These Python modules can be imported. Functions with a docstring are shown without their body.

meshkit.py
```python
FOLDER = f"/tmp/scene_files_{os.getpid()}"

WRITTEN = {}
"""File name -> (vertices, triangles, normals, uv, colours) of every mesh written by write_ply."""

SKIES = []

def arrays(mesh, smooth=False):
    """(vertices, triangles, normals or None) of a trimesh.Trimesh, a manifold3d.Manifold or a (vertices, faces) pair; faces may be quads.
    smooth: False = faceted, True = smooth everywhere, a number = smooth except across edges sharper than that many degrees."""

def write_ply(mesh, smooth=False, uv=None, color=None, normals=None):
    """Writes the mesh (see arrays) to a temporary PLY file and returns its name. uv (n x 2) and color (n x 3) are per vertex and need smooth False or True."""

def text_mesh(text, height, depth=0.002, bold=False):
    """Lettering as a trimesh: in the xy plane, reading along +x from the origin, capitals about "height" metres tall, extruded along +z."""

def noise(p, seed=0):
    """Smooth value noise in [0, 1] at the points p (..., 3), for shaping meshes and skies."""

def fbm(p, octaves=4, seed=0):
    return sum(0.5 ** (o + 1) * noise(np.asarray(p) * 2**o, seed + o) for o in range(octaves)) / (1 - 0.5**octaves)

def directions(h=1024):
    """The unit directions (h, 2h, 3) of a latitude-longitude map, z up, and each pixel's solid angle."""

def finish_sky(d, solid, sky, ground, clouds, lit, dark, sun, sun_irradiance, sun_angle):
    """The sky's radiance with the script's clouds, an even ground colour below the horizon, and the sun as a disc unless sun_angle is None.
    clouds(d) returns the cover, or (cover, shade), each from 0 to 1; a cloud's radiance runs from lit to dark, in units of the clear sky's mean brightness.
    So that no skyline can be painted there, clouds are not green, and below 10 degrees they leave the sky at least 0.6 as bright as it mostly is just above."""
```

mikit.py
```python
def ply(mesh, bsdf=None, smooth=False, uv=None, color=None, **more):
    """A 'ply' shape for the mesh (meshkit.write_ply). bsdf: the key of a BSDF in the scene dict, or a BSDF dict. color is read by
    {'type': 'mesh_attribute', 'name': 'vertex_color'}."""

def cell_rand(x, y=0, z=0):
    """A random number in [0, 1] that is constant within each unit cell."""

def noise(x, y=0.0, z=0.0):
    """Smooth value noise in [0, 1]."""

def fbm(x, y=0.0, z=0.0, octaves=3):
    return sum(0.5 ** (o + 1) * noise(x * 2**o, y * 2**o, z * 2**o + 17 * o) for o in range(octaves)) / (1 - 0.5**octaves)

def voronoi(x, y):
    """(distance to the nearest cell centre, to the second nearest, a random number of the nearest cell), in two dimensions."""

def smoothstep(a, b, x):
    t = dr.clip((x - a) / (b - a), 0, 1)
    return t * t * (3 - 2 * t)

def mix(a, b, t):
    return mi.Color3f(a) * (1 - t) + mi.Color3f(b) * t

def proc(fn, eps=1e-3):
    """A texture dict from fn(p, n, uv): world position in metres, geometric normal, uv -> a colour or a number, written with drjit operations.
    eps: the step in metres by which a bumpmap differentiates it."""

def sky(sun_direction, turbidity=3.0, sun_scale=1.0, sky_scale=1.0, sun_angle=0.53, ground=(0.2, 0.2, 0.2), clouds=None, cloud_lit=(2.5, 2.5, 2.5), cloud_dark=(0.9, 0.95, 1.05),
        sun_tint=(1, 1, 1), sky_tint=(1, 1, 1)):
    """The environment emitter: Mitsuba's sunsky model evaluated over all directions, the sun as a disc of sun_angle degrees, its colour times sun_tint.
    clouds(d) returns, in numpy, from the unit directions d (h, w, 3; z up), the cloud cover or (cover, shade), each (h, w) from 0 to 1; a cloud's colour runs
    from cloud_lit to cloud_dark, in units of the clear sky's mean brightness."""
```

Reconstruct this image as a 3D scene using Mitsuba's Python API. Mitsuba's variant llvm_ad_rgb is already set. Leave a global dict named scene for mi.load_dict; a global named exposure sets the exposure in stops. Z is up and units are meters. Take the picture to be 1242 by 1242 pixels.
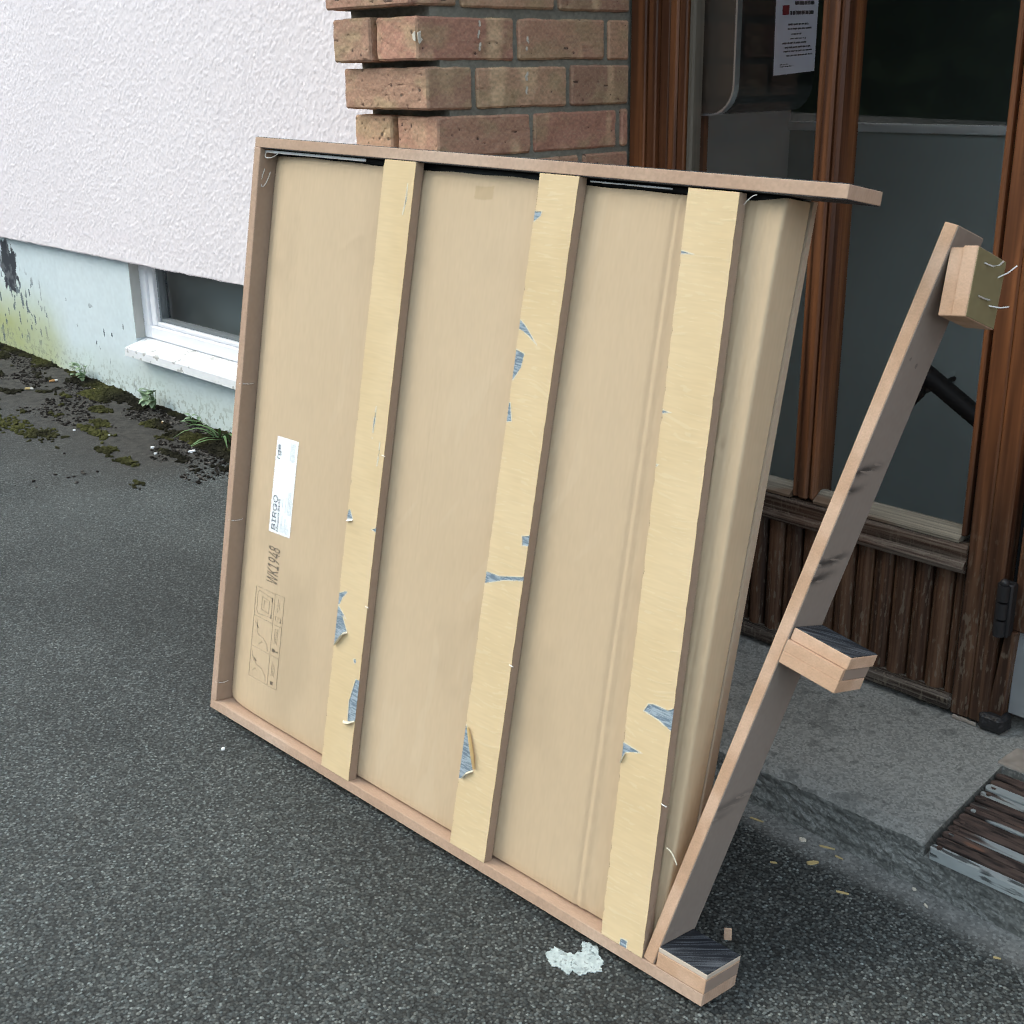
import math, random
import numpy as np, trimesh, manifold3d
import drjit as dr, mitsuba as mi
import mikit, meshkit
from mikit import proc, noise, fbm, voronoi, cell_rand, smoothstep, mix
from shapely.geometry import Polygon, box as sbox, LineString
from shapely import affinity
from shapely.ops import unary_union

random.seed(7); rng = np.random.default_rng(7)
T = mi.ScalarTransform4f
scene = {'type': 'scene'}
labels = {}

# ------------------------------------------------------------------ camera, sky, exposure
CAM_R, CAM_D, CAM_F = np.array([0.6836, 0.7297, -0.0138]), np.array([0.2325, -0.2357, -0.9436]), np.array([-0.6918, 0.6418, -0.3308])
cm = np.eye(4); cm[:3, 0] = -CAM_R; cm[:3, 1] = -CAM_D; cm[:3, 2] = CAM_F; cm[:3, 3] = (0, 0, 1.17)
scene['camera'] = {'type': 'perspective', 'fov': 44.331, 'fov_axis': 'x', 'near_clip': 0.05, 'far_clip': 300.0, 'to_world': T(cm)}
scene['sky'] = mikit.sky([-0.80, -0.62, 0.85], turbidity=4, sun_scale=0.28, sun_angle=38, sun_tint=(0.90, 1.0, 1.13), clouds=lambda d: 1.0,
                         cloud_lit=(2.17, 2.56, 2.90), ground=(0.09, 0.09, 0.085))
exposure = 2.92

# ------------------------------------------------------------------ frames
# crate frame: a along the bottom board, b up the leaning face, n into the wall
CO = np.array([-1.9826, 1.0395, 0.0250])
CU, CV, CN = np.array([0.9987, 0.0470, -0.0216]), np.array([0.0128, 0.1802, 0.9835]), np.array([-0.0501, 0.9825, -0.1794])
def frame(o, u, v, n):
    m = np.eye(4); m[:3, 0] = u; m[:3, 1] = v; m[:3, 2] = n; m[:3, 3] = o
    return m
CRATE = frame(CO, CU, CV, CN)
RU, RV, RN = np.array([0.9835, 0.0171, -0.1800]), np.array([0.1668, 0.2975, 0.9400]), np.array([-0.0696, 0.9546, -0.2897])
RUN = frame(np.array([-0.9275, 1.0936, 0.0216]), RU, RV, RN)
def rotm(rv):
    return trimesh.transformations.rotation_matrix(np.linalg.norm(rv), rv) if np.linalg.norm(rv) > 0 else np.eye(4)
def at(x, y, z, rz=0.0):
    m = trimesh.transformations.rotation_matrix(rz, [0, 0, 1]); m[:3, 3] = (x, y, z)
    return m
def gz(x, y=0):
    return -0.0216 * (np.asarray(x) + 0.826) - 0.012

# ------------------------------------------------------------------ mesh helpers
def cat(ms): return trimesh.util.concatenate(ms)
def cb(lo, hi, c=0.001):
    """box with chamfered edges"""
    lo, hi = np.array(lo, float), np.array(hi, float)
    c = min(c, 0.45 * (hi - lo).min())
    pts = []
    for k in range(3):
        for s in np.ndindex(2, 2, 2):
            s = np.array(s)
            p = np.where(s, hi, lo).astype(float)
            q = p + np.where(s, -c, c)
            q[k] = p[k]
            pts.append(q)
    h = trimesh.convex.convex_hull(np.array(pts))
    return trimesh.Trimesh(h.vertices, h.faces, process=False)
def prism(poly, z0, z1):
    gs = [g for g in getattr(poly, 'geoms', [poly]) if g.geom_type == 'Polygon' and g.area > 1e-9]
    m = cat([trimesh.creation.extrude_polygon(g, z1 - z0, engine='earcut') for g in gs])
    m.apply_translation([0, 0, z0]); return m
def remap(m, fn):
    v = fn(np.array(m.vertices)); m = trimesh.Trimesh(v, m.faces, process=False)
    return m
def cyl(p0, p1, r, n=16):
    return trimesh.creation.cylinder(radius=r, segment=[p0, p1], sections=n)
def tube(pts, r, n=6):
    pts = np.array(pts, float); ms = []
    V, Fc = [], []
    for i, p in enumerate(pts):
        t = pts[min(i + 1, len(pts) - 1)] - pts[max(i - 1, 0)]; t /= np.linalg.norm(t)
        a = np.cross(t, [0.3, 0.2, 0.93]); a /= np.linalg.norm(a); b = np.cross(t, a)
        rr = r[i] if np.ndim(r) else r
        for k in range(n):
            V.append(p + rr * (math.cos(2 * math.pi * k / n) * a + math.sin(2 * math.pi * k / n) * b))
    for i in range(len(pts) - 1):
        for k in range(n):
            j = i * n + k; l = i * n + (k + 1) % n
            Fc += [[j, l, l + n], [j, l + n, j + n]]
    V += [pts[0], pts[-1]]; a, b = len(V) - 2, len(V) - 1; e = (len(pts) - 1) * n
    for k in range(n):
        Fc += [[a, (k + 1) % n, k], [b, e + k, e + (k + 1) % n]]
    return trimesh.Trimesh(np.array(V), np.array(Fc), process=False)
def rough(m, size, amp, scale, seed=0, keep=None):
    """subdivide to edges of at most size and push vertices by noise"""
    v, f = trimesh.remesh.subdivide_to_size(m.vertices, m.faces, size)
    m = trimesh.Trimesh(v, f); m.merge_vertices()
    v = np.array(m.vertices); n = np.array(m.vertex_normals)
    d = (meshkit.fbm(v * scale + seed * 7.3, 3, seed) - 0.5) * 2 * amp
    if keep is not None: d = d * keep(v)
    return trimesh.Trimesh(v + n * d[:, None], m.faces, process=False)
used = {}
def put(key, m, bsdf, M=None, smooth=False, number=True, uv=None, **kw):
    if M is not None:
        m = m.copy(); m.apply_transform(M)
    if number:
        n = used.get(key, 0); used[key] = n + 1
        if n: key = f'{key}_{n:03d}'
    if uv is not None:
        uv = np.tile(np.asarray(uv, float), (len(m.vertices), 1))
    scene[key] = mikit.ply(m, bsdf, smooth, uv=uv, **kw)
    return key
def tag(key, label=None, category=None, group=None, kind=None):
    d = {}
    if label: d['label'] = label
    if category: d['category'] = category
    if group: d['group'] = group
    if kind: d['kind'] = kind
    labels[key] = d

# ------------------------------------------------------------------ materials
def C(*v): return mi.Color3f(*v)
def pr(color, rough=0.7, spec=0.3, bump=None, eps=1e-3, **kw):
    col = color if isinstance(color, dict) else {'type': 'rgb', 'value': list(color)}
    d = {'type': 'principled', 'base_color': col, 'roughness': rough, 'specular': spec, **kw}
    if bump is not None:
        d = {'type': 'bumpmap', 'tex': proc(bump, eps), 'bsdf': d, 'scale': 1.0}
    return {'type': 'twosided', 'bsdf': d}
def loc(p, o=CO, u=CU, v=CV, n=CN):
    q = [p.x - float(o[0]), p.y - float(o[1]), p.z - float(o[2])]
    return [sum(q[k] * float(w[k]) for k in range(3)) for w in (u, v, n)]

# asphalt with pale chippings, soil near the wall, a band of dust along the step
def asphalt_col(p, n, uv):
    d, d2, r = voronoi(p.x * 235, p.y * 235)
    dl, _, rl = voronoi(p.x * 150 + 3.3, p.y * 150)
    big = fbm(p.x * 1.3, p.y * 1.3, 0.0, 3)
    mid = fbm(p.x * 7, p.y * 7, 4.0, 2)
    r2 = cell_rand(r * 9000, 3)
    base = 0.027 + 0.056 * r + 0.085 * r2 * r2 * smoothstep(0.25, 0.9, r)
    lite = smoothstep(0.86, 0.99, r) * smoothstep(0.62, 0.30, d)
    base = base + lite * (0.02 + 0.085 * r2)
    lite2 = smoothstep(0.90, 0.985, rl) * smoothstep(0.36, 0.20, dl)
    base = base + lite2 * (0.035 + 0.19 * cell_rand(rl * 9000, 5))
    base = base * smoothstep(0.85, 0.40, d) + 0.017 * smoothstep(0.45, 0.85, d)
    patch = smoothstep(0.56, 0.72, fbm(p.x * 0.9 + 4, p.y * 1.7, 11.0, 3))
    base = base * (0.62 + 0.5 * big + 0.34 * mid) * (1 - 0.22 * patch)
    col = mix(C(0.90, 1.03, 1.02), C(1.03, 1.03, 0.93), cell_rand(r * 7000, 9) * 0.75) * base
    # dust
    w = (p.y - (1.552 - 0.02 * (p.x + 1.09))) + 0.03 * (fbm(p.x * 9, p.y * 9, 2.0, 3) - 0.5)
    dust = smoothstep(-0.075, -0.022, w) * smoothstep(-1.5, -1.2, p.x) * (0.55 + 0.45 * fbm(p.x * 40, p.y * 40, 1.0, 2))
    col = mix(col, C(0.25, 0.25, 0.24) * (0.75 + 0.5 * r), dust * 0.95)
    # soil and humus at the foot of the plinth
    e = 2.05 - p.y + 0.34 * (fbm(p.x * 2.3, p.y * 3.0, 7.0, 4) - 0.5)
    soil = smoothstep(0.78, 0.30, e) * smoothstep(-3.2, -3.5, p.x)
    sc = mix(C(0.018, 0.016, 0.014), C(0.070, 0.064, 0.054), fbm(p.x * 60, p.y * 60, 3.0, 3))
    return mix(col, sc, soil * 0.9)
def asphalt_h(p, n, uv):
    d, d2, r = voronoi(p.x * 235, p.y * 235)
    dl, _, rl = voronoi(p.x * 150 + 3.3, p.y * 150)
    return 0.0019 * r * smoothstep(0.75, 0.2, d) + 0.0018 * smoothstep(0.5, 0.1, dl) * rl + 0.0010 * fbm(p.x * 500, p.y * 500, 0.0, 2)
scene['m_asphalt'] = pr(proc(asphalt_col), 0.75, 0.30, asphalt_h, 7e-4)

def stucco_col(p, n, uv):
    f = fbm(p.x * 1.1, p.z * 1.4, p.y, 3)
    g = fbm(p.x * 140, p.z * 140, p.y * 140, 2)
    stain = smoothstep(-5.0, -5.35, p.x + 0.18 * fbm(p.x * 5, p.z * 5, 1.0, 2)) * smoothstep(0.9, 0.55, p.z)
    c = mix(C(0.755, 0.695, 0.715), C(0.815, 0.76, 0.775), f) * (0.94 + 0.09 * g)
    return mix(c, C(0.66, 0.5, 0.47), stain * 0.5)
def stucco_h(p, n, uv):
    d, d2, r = voronoi(p.x * 120 + 2.0 * noise(p.x * 40, p.z * 40), p.z * 120 + p.y * 120)
    return 0.0024 * smoothstep(0.8, 0.1, d) * (0.3 + 0.7 * r) + 0.0025 * fbm(p.x * 75, p.z * 75, p.y * 75, 3)
scene['m_coat'] = pr(proc(stucco_col), 0.9, 0.15)
scene['m_stucco'] = pr(proc(stucco_col), 0.9, 0.15, stucco_h, 1.5e-3)

def plinth_col(p, n, uv):
    f = fbm(p.x * 2.2, p.z * 3, 3.0, 3)
    c = mix(C(0.575, 0.665, 0.69), C(0.665, 0.74, 0.76), f)
    c = c * (0.95 + 0.1 * fbm(p.x * 60, p.z * 60, 5.0, 2))
    # algae low down and at the left
    w = fbm(p.x * 3.2, p.z * 5.0, 9.0, 4)
    al = smoothstep(0.40, 0.12, p.z - 0.05) * smoothstep(-4.62, -5.0, p.x + 0.25 * (w - 0.5) + 0.5 * (p.z - 0.1)) 
    c = mix(c, C(0.36, 0.39, 0.13), dr.clip(al * (0.55 + 0.6 * w), 0, 0.93))
    lowg = smoothstep(0.17, 0.05, p.z - 0.06 + 0.10 * (w - 0.5) + gz_d(p.x))
    c = mix(c, C(0.42, 0.47, 0.33), lowg * 0.25)
    # flaking paint
    k = fbm(p.x * 46, p.z * 20, 1.0, 3)
    zone = smoothstep(-4.85, -5.05, p.x) * smoothstep(0.47, 0.36, p.z) * smoothstep(0.10, 0.2, p.z)
    fl = smoothstep(0.675, 0.69, k) * zone
    k2 = fbm(p.x * 40 + 5, p.z * 22, 8.0, 2)
    fl2 = smoothstep(0.845, 0.86, k2) * smoothstep(0.42, 0.3, p.z) * smoothstep(-4.1, -4.35, p.x)
    c = mix(c, C(0.09, 0.12, 0.14), dr.maximum(fl, fl2) * 0.9)
    # dark ragged break-out
    rr = dr.sqrt(dr.square((p.x + 5.235) / 0.085) + dr.square((p.z - 0.445) / 0.105)) + 0.95 * (fbm(p.x * 34, p.z * 30, 2.0, 4) - 0.5)
    ho = smoothstep(1.0, 0.86, rr)
    c = mix(c, mix(C(0.03, 0.035, 0.045), C(0.10, 0.11, 0.12), smoothstep(0.5, 0.7, fbm(p.x * 45, p.z * 30, 6.0, 3))), ho)
    spl = smoothstep(0.13, 0.0, p.z - 0.07 + gz_d(p.x)) * smoothstep(0.55, 0.68, fbm(p.x * 85, p.z * 85, 2.0, 3))
    return mix(c, C(0.22, 0.25, 0.20), spl * 0.6)
def gz_d(x): return (x + 4.2) * 0.0216
def plinth_h(p, n, uv):
    return 0.0016 * fbm(p.x * 22, p.z * 22, 2.0, 4)
scene['m_plinth'] = pr(proc(plinth_col), 0.6, 0.3, plinth_h, 2e-3)

def brick_col(p, n, uv):
    t, s = uv.x, uv.y
    a = mix(C(0.445, 0.235, 0.168), C(0.49, 0.305, 0.20), smoothstep(0.2, 0.8, t))
    a = mix(a, C(0.36, 0.215, 0.15), smoothstep(0.55, 0.95, s))
    f = fbm(p.x * 17 + 9 * t, p.y * 17 + 5 * s, p.z * 26, 3)
    a = mix(a, C(0.41, 0.325, 0.185), smoothstep(0.45, 0.75, f) * 0.5)
    # sandy pale arris on the outer corner and on some ends
    e = smoothstep(0.62, 0.8, fbm(p.x * 24 + 40 * s, p.y * 24, p.z * 6, 2))
    a = mix(a, C(0.70, 0.50, 0.31), e * 0.7)
    g = fbm(p.x * 210, p.y * 210, p.z * 210, 2)
    sp = smoothstep(0.68, 0.78, noise(p.x * 330, p.y * 330, p.z * 330))
    a = a * (0.72 + 0.55 * g)
    hole = smoothstep(0.86, 0.92, noise(p.x * 120, p.y * 120, p.z * 120 + 50))
    a = mix(a, C(0.05, 0.035, 0.03), hole * 0.8)
    return mix(a, C(0.50, 0.42, 0.30), sp * 0.22)
def brick_h(p, n, uv):
    return 0.0022 * fbm(p.x * 90, p.y * 90, p.z * 90, 4) - 0.0018 * smoothstep(0.78, 0.86, noise(p.x * 120, p.y * 120, p.z * 120 + 50))
scene['m_brick'] = pr(proc(brick_col), 0.85, 0.2, brick_h, 1e-3)
def mortar_col(p, n, uv):
    f = fbm(p.x * 160, p.y * 160, p.z * 160, 3)
    g = fbm(p.x * 9, p.y * 9, p.z * 9, 2)
    return mix(C(0.15, 0.147, 0.122), C(0.30, 0.29, 0.245), f) * (0.7 + 0.6 * g)
scene['m_mortar'] = pr(proc(mortar_col), 0.95, 0.1, lambda p, n, uv: 0.002 * fbm(p.x * 200, p.y * 200, p.z * 200, 3), 1e-3)

# varnished door timber, grain along z (or x for rails), worn at the foot
def wood_parts(u, v, w):
    g = fbm(u * 62 + 1.5 * noise(u * 4, v * 1.2), v * 2.4, w * 62, 3)
    fine = fbm(u * 380, v * 7, w * 380, 2)
    return g, fine
def door_col(p, n, uv, rail=False):
    g, fine = wood_parts(p.z, p.x, p.y) if rail else wood_parts(p.x, p.z, p.y)
    c = mix(C(0.058, 0.020, 0.009), C(0.25, 0.093, 0.034), smoothstep(0.22, 0.82, g))
    c = c * (0.80 + 0.4 * fine)
    pale = smoothstep(0.66, 0.85, g) * smoothstep(0.4, 0.7, fine)
    c = mix(c, C(0.32, 0.19, 0.09), pale * 0.5)
    # weathering grows towards the ground
    w = smoothstep(0.68, 0.30, p.z + 0.12 * (fbm(p.x * 8, p.z * 6, 3.0, 3) - 0.5))
    grey = mix(C(0.022, 0.014, 0.010), C(0.105, 0.072, 0.050), smoothstep(0.35, 0.75, 0.35 * fine + 0.65 * g)) if not rail else mix(C(0.016, 0.014, 0.012), C(0.13, 0.12, 0.105), smoothstep(0.38, 0.75, 0.6 * fine + 0.4 * g))
    c = mix(c, grey, w * (0.92 if rail else 0.72))
    k = smoothstep(0.58, 0.72, fbm(p.x * 260, p.z * 60, p.y * 260, 3)) * smoothstep(0.55, 0.2, p.z)
    return mix(c, C(0.20, 0.17, 0.13), k * 0.42)
def door_h(p, n, uv): return 0.0006 * fbm(p.x * 300, p.z * 9, p.y * 300, 3) + 0.0006 * fbm(p.x * 60, p.z * 4, p.y * 60, 2)
def rail_h(p, n, uv): return 0.0013 * fbm(p.z * 260, p.x * 9, p.y * 260, 3)
scene['m_door'] = pr(proc(door_col), 0.42, 0.45, door_h, 8e-4)
scene['m_door_rail'] = pr(proc(lambda p, n, uv: door_col(p, n, uv, True)), 0.5, 0.4, rail_h, 8e-4)
def bead_col(p, n, uv):
    g, fine = wood_parts(p.z, p.x, p.y)
    c = mix(C(0.13, 0.115, 0.09), C(0.29, 0.26, 0.21), smoothstep(0.25, 0.8, 0.55 * fine + 0.45 * g))
    return mix(c, C(0.13, 0.065, 0.035), smoothstep(0.5, 0.7, fbm(p.x * 7, p.z * 40, 1.0, 2)) * 0.6)
scene['m_bead'] = pr(proc(bead_col), 0.7, 0.3, rail_h, 8e-4)
scene['m_sidebead'] = pr(proc(lambda p, n, uv: mix(C(0.10, 0.085, 0.065), C(0.16, 0.14, 0.11), fbm(p.x * 200, p.z * 5, p.y * 200, 3))), 0.6, 0.3)
scene['m_dark'] = pr((0.012, 0.012, 0.013), 0.6, 0.3)
scene['m_blackmetal'] = pr((0.018, 0.018, 0.02), 0.45, 0.5)
scene['m_glass'] = {'type': 'thindielectric', 'int_ior': 1.33}
def plate_col(p, n, uv):
    return mix(C(0.20, 0.22, 0.23), C(0.30, 0.32, 0.33), fbm(p.x * 20, p.z * 20, 1.0, 3))
scene['m_plate'] = pr(proc(plate_col), 0.4, 0.5)

def white_col(p, n, uv):
    f = smoothstep(0.665, 0.72, fbm(p.x * 42, p.y * 42, p.z * 42, 3))
    c = C(0.74, 0.75, 0.76) * (0.94 + 0.1 * fbm(p.x * 50, p.y * 50, p.z * 50, 2))
    return mix(c, C(0.36, 0.35, 0.32), f * 0.75)
scene['m_white'] = pr(proc(white_col), 0.45, 0.4)
scene['m_whiteframe'] = pr((0.78, 0.79, 0.82), 0.4, 0.4)
scene['m_reveal'] = pr(proc(lambda p, n, uv: mix(C(0.36, 0.37, 0.35), C(0.50, 0.50, 0.47), fbm(p.y * 30, p.z * 14, p.x, 3))), 0.9, 0.1)
scene['m_gasket'] = pr((0.16, 0.18, 0.19), 0.6, 0.3)
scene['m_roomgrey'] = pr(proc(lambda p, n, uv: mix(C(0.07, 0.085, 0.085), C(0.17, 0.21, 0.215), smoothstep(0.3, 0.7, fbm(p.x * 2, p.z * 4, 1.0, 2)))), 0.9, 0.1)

# interior
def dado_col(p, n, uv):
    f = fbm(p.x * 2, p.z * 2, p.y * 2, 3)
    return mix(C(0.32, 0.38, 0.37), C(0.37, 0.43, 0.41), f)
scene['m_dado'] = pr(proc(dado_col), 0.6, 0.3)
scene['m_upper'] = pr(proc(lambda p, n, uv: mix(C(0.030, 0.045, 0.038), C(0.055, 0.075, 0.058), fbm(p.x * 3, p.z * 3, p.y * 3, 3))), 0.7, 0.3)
scene['m_hallside'] = pr((0.60, 0.66, 0.66), 0.7, 0.2)
scene['m_strip'] = pr((0.62, 0.66, 0.65), 0.5, 0.3)
scene['m_intfloor'] = pr((0.10, 0.11, 0.115), 0.5, 0.4)
scene['m_ceiling'] = pr((0.5, 0.5, 0.48), 0.9, 0.1)
scene['m_cabfront'] = pr((0.046, 0.038, 0.031), 0.16, 0.6, clearcoat=0.6)
scene['m_cabside'] = pr((0.010, 0.011, 0.012), 0.25, 0.5)
scene['m_silver'] = pr((0.75, 0.76, 0.78), 0.3, 0.5, metallic=0.9)
scene['m_paperwhite'] = pr((0.66, 0.66, 0.74), 0.8, 0.2)
scene['m_ink'] = pr((0.03, 0.03, 0.04), 0.8, 0.1)
scene['m_inkred'] = pr((0.20, 0.02, 0.03), 0.8, 0.1)

# concrete step
def conc_col(p, n, uv):
    d, d2, r = voronoi(p.x * 260 + p.z * 90, p.y * 260 + p.z * 240)
    f = fbm(p.x * 5, p.y * 5, p.z * 5, 4)
    c = mix(C(0.17, 0.175, 0.168), C(0.37, 0.375, 0.355), r * 0.75 + 0.25 * f)
    c = c * (0.72 + 0.5 * f)
    dk = smoothstep(0.66, 0.78, fbm(p.x * 60, p.y * 60, p.z * 60, 2))
    c = mix(c, C(0.05, 0.052, 0.05), dk * 0.4)
    d3, _, r3 = voronoi(p.x * 165 + 2 * noise(p.x * 70, p.z * 70), p.z * 165 + p.y * 165)
    rough_face = mix(C(0.060, 0.064, 0.060), C(0.34, 0.345, 0.32), smoothstep(0.25, 0.95, r3) * smoothstep(0.65, 0.25, d3) * 0.6 + 0.4 * fbm(p.x * 210, p.z * 210, p.y * 210, 2))
    stain = smoothstep(0.60, 0.74, fbm(p.x * 11, p.y * 14, 3.0, 4))
    c = mix(c, C(0.10, 0.105, 0.10), stain * 0.35)
    return mix(c, rough_face, smoothstep(0.75, 0.35, n.z) * 0.75)
def conc_h(p, n, uv):
    d, d2, r = voronoi(p.x * 260 + p.z * 90, p.y * 260 + p.z * 240)
    side = smoothstep(0.7, 0.3, n.z)
    d3, _, r3 = voronoi(p.x * 165 + 2 * noise(p.x * 70, p.z * 70), p.z * 165 + p.y * 165)
    return 0.0011 * r * smoothstep(0.7, 0.2, d) + side * 0.0045 * smoothstep(0.6, 0.1, d3) * r3 + 0.001 * fbm(p.x * 90, p.y * 90, p.z * 90, 3)
scene['m_concrete'] = pr(proc(conc_col), 0.85, 0.25, conc_h, 8e-4)
scene['m_cement'] = pr(proc(lambda p, n, uv: mix(C(0.24, 0.21, 0.18), C(0.42, 0.37, 0.32), fbm(p.x * 40, p.y * 40, 1.0, 3))), 0.9, 0.1, lambda p, n, uv: 0.002 * fbm(p.x * 120, p.y * 120, 1.0, 3), 1e-3)
def rust_c(p, uv, worn):
    f = fbm(p.x * 30, p.y * 180, p.z * 60 + uv.x * 40, 3)
    c = mix(C(0.028, 0.021, 0.019), C(0.105, 0.072, 0.060), smoothstep(0.3, 0.7, f))
    c = mix(c, C(0.22, 0.11, 0.07), smoothstep(0.66, 0.80, fbm(p.x * 14, p.y * 90, uv.x * 30, 3)) * 0.7)
    pl = smoothstep(worn, worn + 0.08, fbm(p.x * 9 + uv.x * 50, p.y * 60, uv.y * 9, 3))
    return mix(c, C(0.36, 0.40, 0.40), pl * 0.85)
scene['m_rust'] = pr(proc(lambda p, n, uv: rust_c(p, uv, 0.66)), 0.75, 0.3, lambda p, n, uv: 0.0016 * fbm(p.x * 120, p.y * 300, p.z * 300, 3), 8e-4)
scene['m_galvplain'] = pr(proc(lambda p, n, uv: mix(C(0.30, 0.33, 0.33), C(0.40, 0.43, 0.42), fbm(p.x * 30, p.y * 30, p.z * 60, 3)) * (1 - 0.75 * smoothstep(0.60, 0.72, fbm(p.x * 24, p.y * 120, p.z * 120, 3)))), 0.6, 0.35)
scene['m_galv'] = pr(proc(lambda p, n, uv: rust_c(p, uv, 0.43)), 0.6, 0.35, lambda p, n, uv: 0.001 * fbm(p.x * 120, p.y * 300, p.z * 300, 3), 8e-4)

# crate materials (patterns follow the crate's own axes)
def mdf_edge_col(p, n, uv):
    a, b, c = loc(p)
    f = fbm(a * 14, b * 14, c * 60, 3)
    g = fbm(a * 260, b * 260, c * 400, 2)
    col = mix(C(0.405, 0.270, 0.190), C(0.465, 0.325, 0.235), f)
    pale = smoothstep(0.55, 0.8, fbm(a * 5 + 3, b * 5, c * 40, 3))
    return mix(col, C(0.53, 0.41, 0.325), pale * 0.45) * (0.88 + 0.22 * g)
scene['m_mdf_edge'] = pr(proc(mdf_edge_col), 0.85, 0.2, lambda p, n, uv: 0.0005 * fbm(p.x * 500, p.y * 500, p.z * 500, 2), 6e-4)
def mdf_face_col(p, n, uv):
    a, b, c = loc(p)
    f = fbm(a * 6, b * 6, c * 6, 3)
    col = mix(C(0.295, 0.208, 0.152), C(0.345, 0.25, 0.185), f)
    return col * (0.93 + 0.12 * fbm(a * 200, b * 200, c * 200, 2))
scene['m_mdf_face'] = pr(proc(mdf_face_col), 0.75, 0.25)
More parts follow.
